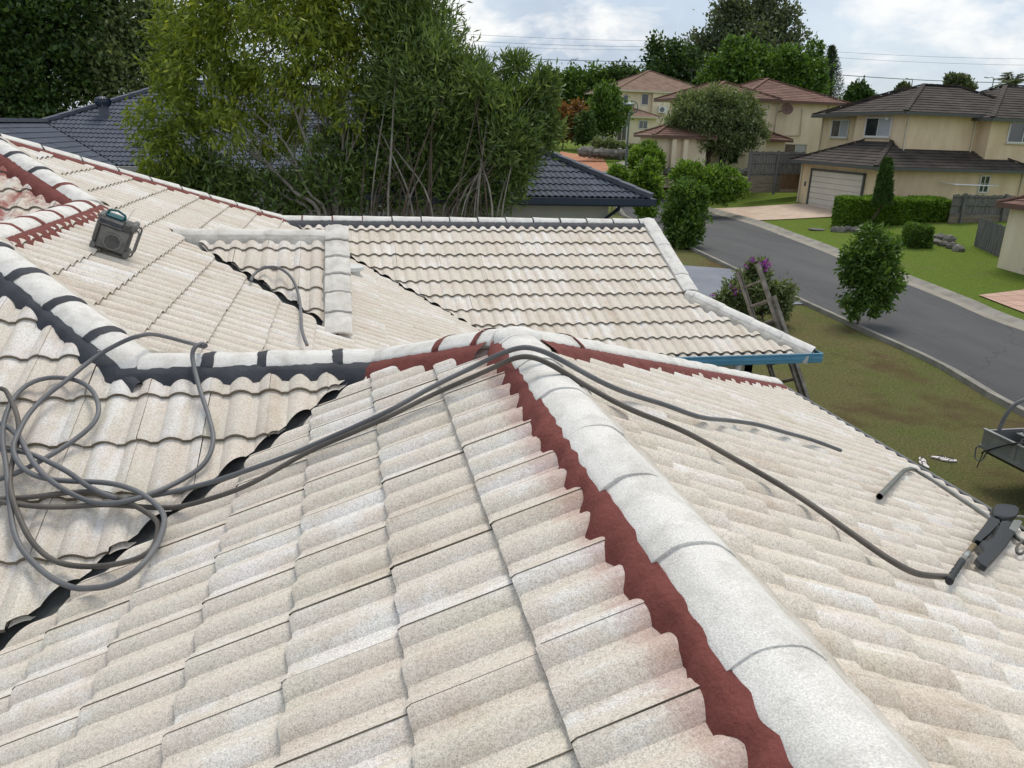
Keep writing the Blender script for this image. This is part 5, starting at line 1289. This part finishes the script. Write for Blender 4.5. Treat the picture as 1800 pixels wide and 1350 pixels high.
def win_y(root, x0, x1, z0, z1, y, panes=2, blind=False, frame=None, sill=True):
    fm = frame or WHITE; mb = MB()
    for a, b in (((x0, z0), (x1, z0)), ((x0, z1), (x1, z1)), ((x0, z0), (x0, z1)), ((x1, z0), (x1, z1))): mb.bar(Vector((a[0], y - .03, a[1])), Vector((b[0], y - .03, b[1])), .07, .07, up=(0, 1, 0))
    for i in range(1, panes): xm = x0 + (x1 - x0) * i / panes; mb.bar((xm, y - .028, z0), (xm, y - .028, z1), .05, .05, up=(0, 1, 0))
    w = mb.build('window', fm, root)
    for i in range(panes):
        a, b = x0 + (x1 - x0) * i / panes, x0 + (x1 - x0) * (i + 1) / panes
        MB().box((a + .03, y - .02, z0 + .03), (b - .03, y - .006, z1 - .03)).build('pane', BLIND if (blind and i % 2 == 1) else GLASS, w)
    if sill: MB().box((x0 - .08, y - .10, z0 - .10), (x1 + .08, y - .004, z0 - .04)).build('sill', TRIM, w)
def win_x(root, y0, y1, z0, z1, x, panes=2, blind=False, frame=None):
    fm = frame or WHITE; mb = MB()
    for a, b in (((y0, z0), (y1, z0)), ((y0, z1), (y1, z1)), ((y0, z0), (y0, z1)), ((y1, z0), (y1, z1))): mb.bar(Vector((x - .03, a[0], a[1])), Vector((x - .03, b[0], b[1])), .07, .07, up=(1, 0, 0))
    for i in range(1, panes): ym = y0 + (y1 - y0) * i / panes; mb.bar((x - .028, ym, z0), (x - .028, ym, z1), .05, .05, up=(1, 0, 0))
    w = mb.build('window', fm, root)
    for i in range(panes):
        a, b = y0 + (y1 - y0) * i / panes, y0 + (y1 - y0) * (i + 1) / panes
        MB().box((x - .02, a + .03, z0 + .03), (x - .006, b - .03, z1 - .03)).build('pane', BLIND if (blind and i == 0) else GLASS, w)
    MB().box((x - .10, y0 - .08, z0 - .10), (x - .004, y1 + .08, z0 - .04)).build('sill', TRIM, w)
def downpipe(root, x, y, z0, z1, m_=None): MB().tube([(x, y, z1 + .02), (x, y, z0)], .05, 8).build('downpipe', m_ or TRIM, root, smooth=60)

# --- slate blue neighbour with real tiles
SLATE = tile_material('slate blue tile', (0.100, 0.117, 0.148), (0.128, 0.146, 0.18), (0.078, 0.092, 0.118), speck=.10)
SLEDGE = mat('dark slate edge', (0.012, 0.016, 0.026), None, 1, 0.8)
SLCAP = mat('slate blue cap', (0.095, 0.108, 0.132), (0.115, 0.128, 0.155), 3, 0.8)
SLGUT = mat('navy gutter', (0.016, 0.030, 0.058), None, 1, 0.4, spec=0.5)
LTWALL = mat('pale grey wall', (0.42, 0.42, 0.385), (0.47, 0.465, 0.43), 1.5, 0.85, 0.1, 60)
bh = empty('blue_roof_house', (2, 24, 0), 'neighbour house under a slate blue tiled roof behind the garden trees', 'house')
e1 = dep(1145, 350, 18.6); exr, eyr, ezr = e1.x, e1.y, e1.z
FBR = Frame((exr, eyr, ezr), (0, -1)); ap = 3.4
tiles(FBR, [(exr - 2 * ap, eyr, 0), (exr, eyr, .02), (exr - ap, eyr + ap, .02)], 0, -.04, fine=False)
FBX = Frame((exr, eyr, ezr), (1, 0)); tiles(FBX, [(exr, eyr, 0), (exr, eyr + 9, 0), (exr - ap, eyr + 9, .02), (exr - ap, eyr + ap, .02)], 0, -.04, fine=False, seen=False)
vA = dep(205, 292, 24); sJ = 2.8
Jb = vA + Vector((-sJ, sJ, sJ * T)); sH = 3.7; Ab = Jb + Vector((sH, sH, sH * T))
FBF = Frame(vA, (0, -1)); FBL = Frame(vA, (1, 0))
tiles(FBF, [(Jb.x, Jb.y, .03), (vA.x, vA.y, 0), (exr - ap, vA.y, 0), (exr - ap, Ab.y, .02), (Ab.x, Ab.y, .02)], 0, -.04, fine=False)
tiles(FBL, [(vA.x, vA.y - 12, 0), (vA.x, vA.y, .03), (Jb.x, Jb.y, .02), (Jb.x, Jb.y - 14.8, 0)], 0, -.04, fine=False)
flush_tiles(bh, [SLATE, SLEDGE], tag_='slate')
mb = MB()
for fr, pts in ((FBR, [(exr - 2 * ap, eyr), (exr, eyr), (exr - ap, eyr + ap)]), (FBX, [(exr, eyr), (exr, eyr + 9), (exr - ap, eyr + 9), (exr - ap, eyr + ap)]), (FBF, [(Jb.x, Jb.y), (vA.x, vA.y), (exr - ap, vA.y), (exr - ap, Ab.y), (Ab.x, Ab.y)]), (FBL, [(vA.x, vA.y - 12), (vA.x, vA.y), (Jb.x, Jb.y), (Jb.x, Jb.y - 14.8)])):
    mb.poly([Vector((x, y, fr.z(x, y))) - fr.n * .03 for x, y in pts])
mb.build('roof_underlay', SLEDGE, bh)
def cap_run(root, a, b, m_, step=.42, w=.24):
    a, b = Vector(a), Vector(b); n = max(1, int((b - a).length / step))
    for i in range(n): MB().bar(a.lerp(b, i / n) + Vector((0, 0, .085)), a.lerp(b, (i + 1.05) / n) + Vector((0, 0, .070)), w, .10).build('ridge_cap', m_, root)
apx = Vector((exr - ap, eyr + ap, ezr + ap * T))
cap_run(bh, (exr, eyr, ezr), apx, SLCAP); cap_run(bh, Jb, Ab, SLCAP, .5, .3); cap_run(bh, Jb + Vector((0, -14, 0)), Jb, SLCAP, .5, .3); cap_run(bh, Ab, (exr - ap, Ab.y, Ab.z), SLCAP, .5, .3)
for a, b in (((exr - 2 * ap, eyr - .06), (exr + .06, eyr - .06)), ((exr + .06, eyr - .06), (exr + .06, eyr + 9))): MB().bar(Vector((*a, ezr - .07)), Vector((*b, ezr - .07)), .12, .15).build('gutter', SLGUT, bh)
for a, b in (((vA.x + .06, vA.y - 12), (vA.x + .06, vA.y)), ((vA.x, vA.y - .06), (exr - ap, vA.y - .06))): MB().bar(Vector((*a, vA.z - .07)), Vector((*b, vA.z - .07)), .12, .15).build('gutter', LTWALL, bh)
block(bh, exr - 2 * ap + .6, exr - .9, eyr + .5, eyr + 8.5, 0, ezr - .15, LTWALL)
MB().box((exr - 2 * ap, eyr, ezr - .19), (exr, eyr + 9, ezr - .16)).build('soffit', SLGUT, bh)
block(bh, vA.x - 8, exr - ap, vA.y + .5, Ab.y + 4, 0, vA.z - .15, LTWALL); block(bh, vA.x - 8, vA.x - .5, vA.y - 12, vA.y + .5, 0, vA.z - .15, LTWALL)
MB().tube([(exr - .8, eyr - .02, ezr - .12), (exr - .8, eyr + .05, ezr - .25), (exr - .95, eyr + .44, ezr - .5), (exr - .95, eyr + .44, .2)], .05, 8).build('downpipe', SLGUT, bh, smooth=60)
# turbine vent
tv = plane_hit(FBF, 184, 204, .05); vt = MB()
vt.lathe(tv - Vector((0, 0, .1)), [(.19, 0), (.17, .30), (.16, .40)], 16); vt.build('vent_neck', SLCAP, bh, smooth=40)
ves = MB(); n = 18
for i in range(n):
    a0, a1 = 2 * math.pi * i / n, 2 * math.pi * (i + .7) / n; pr_ = [(.15, .28), (.24, .36), (.27, .46), (.24, .56), (.13, .62)]
    vs = []
    for r, h in pr_: vs += [tv + Vector((r * math.cos(a0), r * math.sin(a0), h)), tv + Vector((r * .9 * math.cos(a1), r * .9 * math.sin(a1), h))]
    ves.add(vs, [(2 * k, 2 * k + 1, 2 * k + 3, 2 * k + 2) for k in range(4)])
ves.build('turbine', SLGUT, bh); MB().lathe(tv + Vector((0, 0, .6)), [(.14, 0), (.1, .03), (.02, .04)], 14).build('turbine_cap', SLCAP, bh, smooth=40)

# --- tan house with dark roof
XD = 28.0
yL, yR = xpl(1404, 330, XD).y, xpl(1537, 330, XD).y
zg4 = xpl(1420, 362, XD).z; ze4 = xpl(1410, 282, XD).z
th = empty('tan_house', (XD + 5, (yL + yR) / 2, zg4), 'tan two storey house with charcoal brown roof and pale garage door', 'house')
xR = ypl(1793, 330, yR).x
block(th, XD, xR, yR, yL, zg4 - .6, ze4, TAN)
# garage door with rolled panels and reveal
dy0, dy1 = xpl(1515, 340, XD).y, xpl(1424, 340, XD).y; dz1 = xpl(1428, 299, XD).z
mb = MB(); nP = 7
gdz = zg4 - .12
for i in range(nP):
    a, b = gdz + (dz1 - gdz) * i / nP, gdz + (dz1 - gdz) * (i + 1) / nP
    MB().box((XD - .05, dy0, a + .012), (XD - .004, dy1, b - .012)).build('door_panel', DOORM, th)
mb = MB()
for a, b in (((dy0 - .07, gdz), (dy0 - .07, dz1 + .1)), ((dy1 + .07, gdz), (dy1 + .07, dz1 + .1)), ((dy0 - .14, dz1 + .06), (dy1 + .14, dz1 + .06))): mb.bar(Vector((XD - .05, *a)), Vector((XD - .05, *b)), .12, .14, up=(1, 0, 0))
mb.build('door_frame', FASC, th)
hip_roof(th, XD - .6, xR + .6, yR - .6, yL + .5, ze4, ROOFD)
# lower side window, clothesline
wz0, wz1 = ypl(1726, 338, yR).z, ypl(1726, 309, yR).z
win_y(th, ypl(1722, 320, yR).x, ypl(1738, 320, yR).x, wz0, wz1, yR, 2, sill=False)
downpipe(th, ypl(1795, 330, yR).x - .1, yR - .06, zg4 - .5, ze4 - .1); downpipe(th, XD - .06, yL - .15, zg4 - .5, ze4 - .1)
# upper storey
XU = 30.3; yu0, yu1 = xpl(1590, 225, XU).y, xpl(1503, 225, XU).y; zeu = xpl(1590, 197, XU).z
xu2 = ypl(1722, 230, yu0).x
block(th, XU, xu2 + 1.5, yu0, yu1, ze4 + .2, zeu, TAN)
hip_roof(th, XU - .5, xu2 + 4.5, yu0 - .5, yu1 + 2.5, zeu, ROOFD)
win_x(th, xpl(1567, 225, XU).y, xpl(1522, 225, XU).y, xpl(1545, 240, XU).z, xpl(1545, 207, XU).z, XU, 2, blind=True)
X2 = XU + 1.6; y2a, y2b = yu1 - .2, xpl(1443, 225, X2).y
block(th, X2, X2 + 5, y2a, y2b, ze4 + .2, zeu - .02, TAN)
hip_roof(th, X2 - .5, X2 + 7, yu0 + 2.5, y2b + .5, zeu - .03, ROOFD)
win_x(th, xpl(1492, 225, X2).y, xpl(1463, 225, X2).y, xpl(1475, 241, X2).z, xpl(1475, 211, X2).z, X2, 2, blind=True)
Y3 = yu0 - .9; x3 = ypl(1742, 225, Y3).x
block(th, x3, x3 + 9, Y3, Y3 + 8, zg4 - .4, zeu - .15, TAN)
hip_roof(th, x3 - .5, x3 + 10, Y3 - .5, Y3 + 8.5, zeu - .17, ROOFD)
win_y(th, ypl(1773, 230, Y3).x, ypl(1826, 230, Y3).x, ypl(1773, 250, Y3).z, ypl(1773, 214, Y3).z, Y3, 2)
for q in (XU + .12, xu2 - .4): downpipe(th, q, yu0 - .06, ze4 + .6, zeu - .1)
downpipe(th, X2 - .06, y2b - .2, ze4 + .2, zeu - .12)
mb = MB(); mb.box((XU - .16, yu0 + 1.3, zeu - .42), (XU - .005, yu0 + 1.55, zeu - .25)); mb.build('flood_light', WHITE, th)
mb = MB(); cx0 = ypl(1652, 320, yR).x; zc = ypl(1650, 322, yR).z
for k in range(5): mb.tube([(cx0, yR - .15 - .28 * k, zc), (cx0 + 2.6, yR - .15 - .28 * k, zc - .02)], .012, 5)
for k in (0, 2.6): mb.tube([(cx0 + k, yR - .004, zc + .05), (cx0 + k, yR - 1.35, zc)], .02, 6)
mb.build('clothesline', WHITE, th)
MB().box((XD - .012, yL - .75, zg4 + 1.15), (XD - .004, yL - .55, zg4 + 1.42)).build('house_number', FASC, th)

# --- cream house with red brown roof
zg3 = 2.5; D3 = 57.0
Y3h = dep(1478, 182, D3).y; xr3 = dep(1478, 182, D3).x; ze3 = dep(1478, 182, D3).z; xl3 = ypl(1240, 180, Y3h).x
rh = empty('red_roof_house', (xr3 - 5, Y3h + 4, zg3), 'cream two storey house with red brown roof and a wall dish', 'house')
block(rh, ypl(1203, 180, Y3h + 9).x + .6, xr3, Y3h, Y3h + 9, zg3 - .6, ze3, CREAM)
hip_roof(rh, ypl(1203, 180, Y3h + 9).x, xr3 + .5, Y3h - .5, Y3h + 9.6, ze3, ROOFR, t=.38, fasc=FASR)
Yw = Y3h - 2.2; xw0, xw1 = ypl(1196, 185, Y3h + 2).x, ypl(1355, 185, Yw).x
block(rh, xw0, xw1, Yw, Y3h + 4, zg3 - .6, ze3 - .06, CREAM)
hip_roof(rh, xw0 - .5, xw1 + .5, Yw - .5, Y3h + 6, ze3 - .05, ROOFR, t=.38, fasc=FASR)
# garage wing and small skirt roof
Yg = Yw - 2.2; xg0, xg1 = ypl(1124, 260, Yw + .5).x, ypl(1205, 260, Yg).x; zeg = ypl(1124, 237, Yg).z
block(rh, xg0, xg1 + 1.5, Yg, Yw + .5, zg3 - .8, zeg, CREAM); hip_roof(rh, xg0 - .3, xg1 + 2, Yg - .4, Yw + .9, zeg, ROOFR, t=.4, fasc=FASR)
for i in range(5): MB().box((ypl(1130, 260, Yg).x, Yg - .05, zg3 - .45 + i * .40 + .01), (ypl(1160, 260, Yg).x, Yg - .004, zg3 - .45 + (i + 1) * .40 - .01)).build('door_panel', WHITE, rh)
for px in (1176, 1196): MB().box((ypl(px, 280, Yg).x, Yg - .35, zg3 - .6), (ypl(px, 280, Yg).x + .3, Yg - .06, zeg - .16)).build('porch_post', CREAM, rh)
Ys = Y3h - 1.6; xs0, xs1 = ypl(1338, 260, Ys).x, ypl(1378, 260, Ys).x; zes = ypl(1370, 246, Ys).z
block(rh, xs0, xs1, Ys, Y3h + .1, zg3 - .6, zes, CREAM); hip_roof(rh, xs0 - .3, xs1 + .4, Ys - .4, Y3h + 1.6, zes, ROOFR, t=.4, fasc=FASR)
win_y(rh, ypl(1378, 262, Y3h).x, ypl(1417, 262, Y3h).x, ypl(1390, 276, Y3h).z, ypl(1390, 253, Y3h).z, Y3h, 2, blind=True, frame=TRIM)
win_y(rh, ypl(1262, 285, Yw).x, ypl(1276, 285, Yw).x, zg3 - .2, zg3 + 1.6, Yw, 2, sill=False)
for px in (1365, 1455): downpipe(rh, ypl(px, 200, Y3h).x, Y3h - .06, zg3 + (0 if px > 1400 else 2.4), ze3 - .1, TRIM)
tp = [ypl(1410, 190, Y3h), ypl(1406, 238, Y3h), ypl(1376, 238, Y3h)]; MB().tube([p + Vector((0, -.08, 0)) for p in tp], .045, 8).build('waste_pipe', TRIM, rh, smooth=40)
dc = ypl(1376, 192, Y3h) + Vector((0, -.6, 0))
MB().lathe(dc, [(.02, -.12), (.2, -.09), (.36, -.02), (.42, .04), (.40, .045), (.34, .0), (.18, -.06), (.02, -.09)], 20, axis=(-.25, -.9, .35)).build('dish', FASR, rh, smooth=40)
MB().tube([dc, dc + Vector((-.3, .3, -.15)), dc + Vector((-.35, .6, -.2))], .03, 6).build('dish_arm', FASR, rh)

# --- cream house with tan roof further back
D2 = 86.0; zg2 = 3.9
c2 = dep(1146, 160, D2); Yh2 = c2.y; x2a = ypl(1082, 165, Yh2).x; x2b = ypl(1256, 158, Yh2).x; ze2 = c2.z
ch = empty('cream_house', (x2a + 5, Yh2 + 4, zg2), 'cream two storey house with faded tan roof and wall air conditioner', 'house')
block(ch, x2a + .8, x2b - .4, Yh2 + .6, Yh2 + 11, zg2 - .8, ze2, CREAM); hip_roof(ch, x2a, x2b + .3, Yh2, Yh2 + 12, ze2, ROOFT, t=.42, fasc=TRIM)
xm2 = ypl(1150, 160, Yh2).x
block(ch, xm2, x2b - .6, Yh2 + .2, Yh2 + 2, zg2 - .8, ze2 - .02, CREAM)
xb2 = ypl(1042, 230, Yh2 - 2).x; xe2 = ypl(1152, 230, Yh2 - 2).x; zl2 = ypl(1100, 204, Yh2 - 2).z
block(ch, xb2, xe2, Yh2 - 2, Yh2 + 5, zg2 - .8, zl2, CREAM); hip_roof(ch, xb2 - .4, xe2 + .4, Yh2 - 2.5, Yh2 + 5.4, zl2, ROOFT, t=.35, fasc=TRIM)
for a, b, c, d in ((1096, 1104, 180, 167), (1128, 1140, 184, 165)): win_y(ch, ypl(a, 170, Yh2 + .6).x, ypl(b, 170, Yh2 + .6).x, ypl(a, c, Yh2 + .6).z, ypl(a, d, Yh2 + .6).z, Yh2 + .6, 1, sill=False)
for a, b, c, d in ((1058, 1067, 247, 232), (1085, 1101, 247, 211), (1122, 1137, 226, 212)): win_y(ch, ypl(a, 230, Yh2 - 2).x, ypl(b, 230, Yh2 - 2).x, ypl(a, c, Yh2 - 2).z, ypl(a, d, Yh2 - 2).z, Yh2 - 2, 2, sill=False)
ac = ypl(1163, 193, Yh2 + .2); ab = MB(); ab.box((ac.x - .5, ac.y - .45, ac.z - .35), (ac.x + .5, ac.y - .06, ac.z + .35)); acb = ab.build('air_conditioner', WHITE, ch)
MB().lathe((ac.x - .12, ac.y - .455, ac.z), [(.27, 0), (.27, .02), (.05, .02)], 18, axis=(0, -1, 0)).build('fan_grille', GLASS, acb, smooth=30)
for px in (1166, 1215): downpipe(ch, ypl(px, 170, Yh2 + .2).x, Yh2 + .14, zg2, ze2 - .1)
am = ypl(1157, 140, Yh2 + 6); mb = MB(); mb.tube([am + Vector((0, 0, -1.6)), am + Vector((0, 0, .6))], .03, 5); mb.build('aerial_mast', FASC, ch)
am = ypl(1216, 130, Yh2 + 6); mb = MB(); mb.tube([am + Vector((0, 0, -1.2)), am + Vector((0, 0, .5))], .03, 5); mb.tube([am + Vector((-1, 0, .4)), am + Vector((1.2, 0, .5))], .02, 5)
for k in range(6): mb.tube([am + Vector((-.9 + .38 * k, -.35, .42)), am + Vector((-.9 + .38 * k, .35, .42))], .012, 4)
mb.build('aerial', FASC, ch)
# --- roof tops far left
gh = empty('grey_roof_house', base_at(1025, 98), 'low grey roofed house behind the bronze hedge', 'house'); g0 = dep(985, 186, 98); g1 = dep(1052, 180, 98)
block(gh, g0.x + .6, g1.x, g0.y + .6, g0.y + 7, 3.5, g0.z, CREAM); hip_roof(gh, g0.x, g1.x + .6, g0.y, g0.y + 8, g0.z, ROOFG, fasc=TRIM)
# --- house cut by the right edge
c5 = gpt(1752, 470); eh = empty('corner_house', c5 + Vector((3, 3, 0)), 'cream house corner with red tiled eave cut off by the right edge', 'house')
z5 = xpl(1766, 357, c5.x).z
block(eh, c5.x, c5.x + 9, c5.y - 6, c5.y, c5.z - .4, z5, CREAM); hip_roof(eh, c5.x - .35, c5.x + 9.5, c5.y - 6.5, c5.y + .35, z5, ROOFR, fasc=FASR)
win_x(eh, c5.y - 2.9, c5.y - 1.35, c5.z + .25, c5.z + 1.9, c5.x, 2)

# ------------------------------------------------------------------ fences
GREYW = mat('weathered grey timber', (0.095, 0.092, 0.085), (0.22, 0.215, 0.20), 5, 0.95, 0.4, 40, stretch=(3, 3, .25))
SLEEP = mat('grey brown sleepers', (0.15, 0.125, 0.095), (0.26, 0.22, 0.17), 4, 0.95, 0.4, 40, stretch=(.3, .3, 3))
BRNW = mat('brown timber', (0.105, 0.066, 0.038), (0.17, 0.11, 0.066), 5, 0.95, 0.3, 40, stretch=(3, 3, .25))
def fence(label, a, b, h, m_, wall=0.0, posts=(), rails=True, pw=.13, name='timber_fence', group=None):
    a, b = Vector(a), Vector(b); d = (b - a); L = d.length; root = empty(name, a.lerp(b, .5), label, 'fence', group)
    dn = Vector((d.x, d.y, 0)).normalized(); s = Vector((dn.y, -dn.x, 0)); s = s if s.y < 0 else -s
    pl = MB(); n = int(L / pw)
    for i in range(n):
        p = a + d * ((i + .5) / n); t = random.uniform(-.025, .025); w = pw * .46
        pl.prism([p - dn * w + Vector((0, 0, wall)), p + dn * w + Vector((0, 0, wall)), p + dn * w + Vector((0, 0, h + t)), p - dn * w + Vector((0, 0, h + t))], s * -.018 + s * random.uniform(-.006, .006))
    q = pl.build('planks', m_, root); q['kind'] = 'stuff'
    if rails:
        for f in (.12, .55, .93):
            z = wall + (h - wall) * f; MB().bar(a + Vector((0, 0, z)) + s * .03, b + Vector((0, 0, z)) + s * .03, .05, .09).build('rail', m_, root)
    for f in posts: MB().bar(a + d * f + Vector((0, 0, -.2)) + s * .09, a + d * f + Vector((0, 0, h + .08)) + s * .09, .14, .12).build('post', m_, root)
    k = 0; z = -.1
    while z < wall - .02:
        MB().bar(a + Vector((0, 0, z + .11)) + s * (.02 + random.uniform(-.012, .012)), b + Vector((0, 0, z + .11)) + s * (.02 + random.uniform(-.012, .012)), .07, .205).build('sleeper', SLEEP, root); z += .215
    return root
Yf = 46.8; fa = ypl(1309, 336, Yf); fb_ = ypl(1407, 336, Yf)
fence('tall weathered grey fence on a sleeper wall between the two houses', fa, fb_, ypl(1309, 266, Yf).z - fa.z, GREYW, wall=.95, posts=(.02, .5))
fence('short brown fence panel against the garage side', ypl(1371, 335, Yf - .8), ypl(1404, 336, Yf - .8), 1.05, BRNW, rails=False)
fY = h0.y - .5
fA, fB = ypl(1663, 405, fY), ypl(1768, 425, fY)
fA.z = fB.z = gz(fA.x, fA.y) - .1
fence('tall dark grey fence beside the long hedge across the road', fA, fB, ypl(1680, 342, fY).z - fA.z, GREYW, wall=.45, posts=(.17, .82))
fC = gpt(1712, 432); fD = gpt(1756, 452); fence('low leaning pale grey fence panel beside the cream house corner', fC, fD, 1.25, GREYW, rails=False)
fY2 = h0.y + 2.9
fE, fF = ypl(1560, 360, fY2), ypl(1676, 366, fY2); fence('low brown paling fence behind the long hedge', fE, fF, ypl(1600, 330, fY2).z - fE.z, BRNW, rails=False)
# ------------------------------------------------------------------ drives, lamps, wires
PINK = mat('pale pink paving', (0.48, 0.36, 0.27), (0.60, 0.48, 0.38), 1.2, 0.9, 0.2, 30, fine=0.12, fscale=12)
BLUEG = mat('blue grey drive', (0.17, 0.185, 0.22), (0.23, 0.245, 0.28), 0.9, 0.8, 0.2, 60)
ORANGE = mat('terracotta drive', (0.38, 0.17, 0.09), (0.46, 0.22, 0.13), 1.2, 0.9, 0.2, 30)
def pave():
    mt, nt, b = nmat('stamped pink paving'); k = NT(nt); br = k.node('ShaderNodeTexBrick'); br.offset = 0.0
    br.inputs['Scale'].default_value = 1.0; br.inputs['Brick Width'].default_value = .62; br.inputs['Row Height'].default_value = .62; br.inputs['Mortar Size'].default_value = .018
    br.inputs['Color1'].default_value = (.46, .29, .22, 1); br.inputs['Color2'].default_value = (.52, .35, .27, 1); br.inputs['Mortar'].default_value = (.26, .14, .11, 1)
    k.L.new(k.pos(), br.inputs['Vector']); k.L.new(br.outputs['Color'], b.inputs['Base Color']); b.inputs['Roughness'].default_value = .9
    return mt
a, b = gpt(1250, 370), gpt(1322, 389)
patch('driveway_pink', [b + Vector((.3, 0, 0)), Vector((XD + .2, dy0 - .3, 0)), Vector((XD + .2, dy1 + .3, 0)), a + Vector((.3, .4, 0))], PINK, .045)
patch('driveway_blue', [Vector((4, 21.5, 0)), gpt(1425, 536) + Vector((-.25, 0, 0)), gpt(1296, 474) + Vector((-.25, 0, 0)), Vector((6, 31, 0))], BLUEG, .03)
patch('driveway_stamped', [gpt(1806, 562) + Vector((.4, 0, 0)), gpt(1830, 505), gpt(1790, 512), gpt(1702, 521) + Vector((.4, 0, 0))], pave(), .04)
a = dep(1085, 292, 62); patch('driveway_terracotta', [dep(975, 292, 64), dep(1075, 291, 58), dep(1060, 279, 66), dep(985, 277, 72)], ORANGE, .05)
MANH = mat('concrete pit lid', (0.15, 0.145, 0.13), None, 1, 0.9)
pc = gpt(1436, 404); o = MB().lathe((pc.x, pc.y, pc.z + .0), [(.42, 0), (.42, .05), (.38, .055)], 20).build('pit_lid', MANH); recenter(o); tag(o, 'round dark pit lid set in the lawn by the pale driveway', 'pit lid')
gbx = gpt(1167, 318)
o = MB().box((gbx.x - .25, gbx.y - .2, gbx.z), (gbx.x + .25, gbx.y + .2, gbx.z + .75)).box((gbx.x - .29, gbx.y - .24, gbx.z + .75), (gbx.x + .29, gbx.y + .24, gbx.z + .82)).build('utility_box', mat('green box', (0.05, 0.10, 0.07), None, 1, 0.6)); recenter(o); tag(o, 'small green utility box beside the shaggy hedge', 'utility box')
# street lamp
LG = mat('green grey lamp post', (0.10, 0.135, 0.125), (0.14, 0.175, 0.165), 4, 0.5, metal=.3)
DLm = 47.0; lb = dep(1097, 345, DLm); lt_ = dep(1107, 196, DLm); lb.x, lb.y = lt_.x, lt_.y
lamp = empty('street_lamp', (lb.x, lb.y, gz(lb.x, lb.y)), 'green grey street lamp with hooked arm before the cream houses', 'street lamp')
MB().tube([(lb.x, lb.y, gz(lb.x, lb.y) - .1), lt_], [.075, .05], 10).build('post', LG, lamp, smooth=60)
def lpx(x, y): return dep(x, y, DLm)
MB().tube(smooth([lt_, lpx(1112, 198), lpx(1119, 196), lpx(1121, 188), lpx(1118, 180), lpx(1110, 177)], 5), .03, 8).build('hook_arm', LG, lamp, smooth=60)
MB().lathe(lpx(1106, 181) + Vector((0, 0, -.12)), [(.06, .22), (.10, .18), (.34, .06), (.36, .0), (.05, -.05)], 18).build('lamp_head', LG, lamp, smooth=40)
FARM = mat('far grey pole', (0.22, 0.24, 0.26), None, 1, 0.6)
def far_lamp(label, x0, y0, x1, y1, side, d=140):
    b = dep(x0, y0 + 40, d); t = dep(x1, y1, d); b.x, b.y = t.x, t.y
    root = empty('road_light', (b.x, b.y, gz(b.x, b.y)), label, 'street light', 'lights along the distant road')
    MB().tube([(b.x, b.y, gz(b.x, b.y)), t], [.12, .08], 7).build('pole', FARM, root)
    e = dep(x1 + side, y1 - 2, d); MB().tube(smooth([t, t.lerp(e, .3) + Vector((0, 0, .25)), e], 4), .06, 6).build('arm', FARM, root)
    MB().bar(e, e + (e - t).normalized() * .7, .3, .12).build('lantern', FARM, root)
far_lamp('distant road light directly right of the clumping trees', 1002, 130, 1003, 107, 7); far_lamp('distant hooked road light left of the cream house roof', 1041, 128, 1040, 112, -6)
far_lamp('distant road light above the pine on its left side', 1446, 165, 1446, 90, 8, 120); far_lamp('distant road light left of the palm', 1747, 165, 1747, 139, -10); far_lamp('faint road light between the tuft and the small dark tree', 1603, 160, 1604, 142, -5)
WIRE = mat('dark wire', (0.10, 0.11, 0.12), None, 1, 0.6)
def wire(label, p, q, d0, d1, r=.035, sag=.5):
    a, b = dep(*p, d0), dep(*q, d1); o = MB().tube([a.lerp(b, t / 10) - Vector((0, 0, sag * 4 * (t / 10) * (1 - t / 10))) for t in range(11)], r, 5).build('power_line', WIRE); recenter(o); tag(o, label, 'power line', 'power lines across the sky')
wire('uppermost thin power line left of the gum tree', (760, 56), (1250, 72), 150, 165, .025); wire('second thin power line just under the uppermost one', (760, 68), (1250, 82), 150, 165, .03); wire('third thin power line of the left hand set', (760, 76), (1250, 87), 150, 165, .02)
wire('thicker low power line passing the distant road lights', (760, 94), (1260, 108), 130, 150, .055); wire('thicker power line from the pine to the palm', (1400, 125), (1860, 146), 130, 130, .055); wire('thin high power line at upper right', (1400, 86), (1860, 104), 170, 170, .025); wire('thin high power line just below its twin at upper right', (1400, 96), (1860, 115), 170, 170, .025)
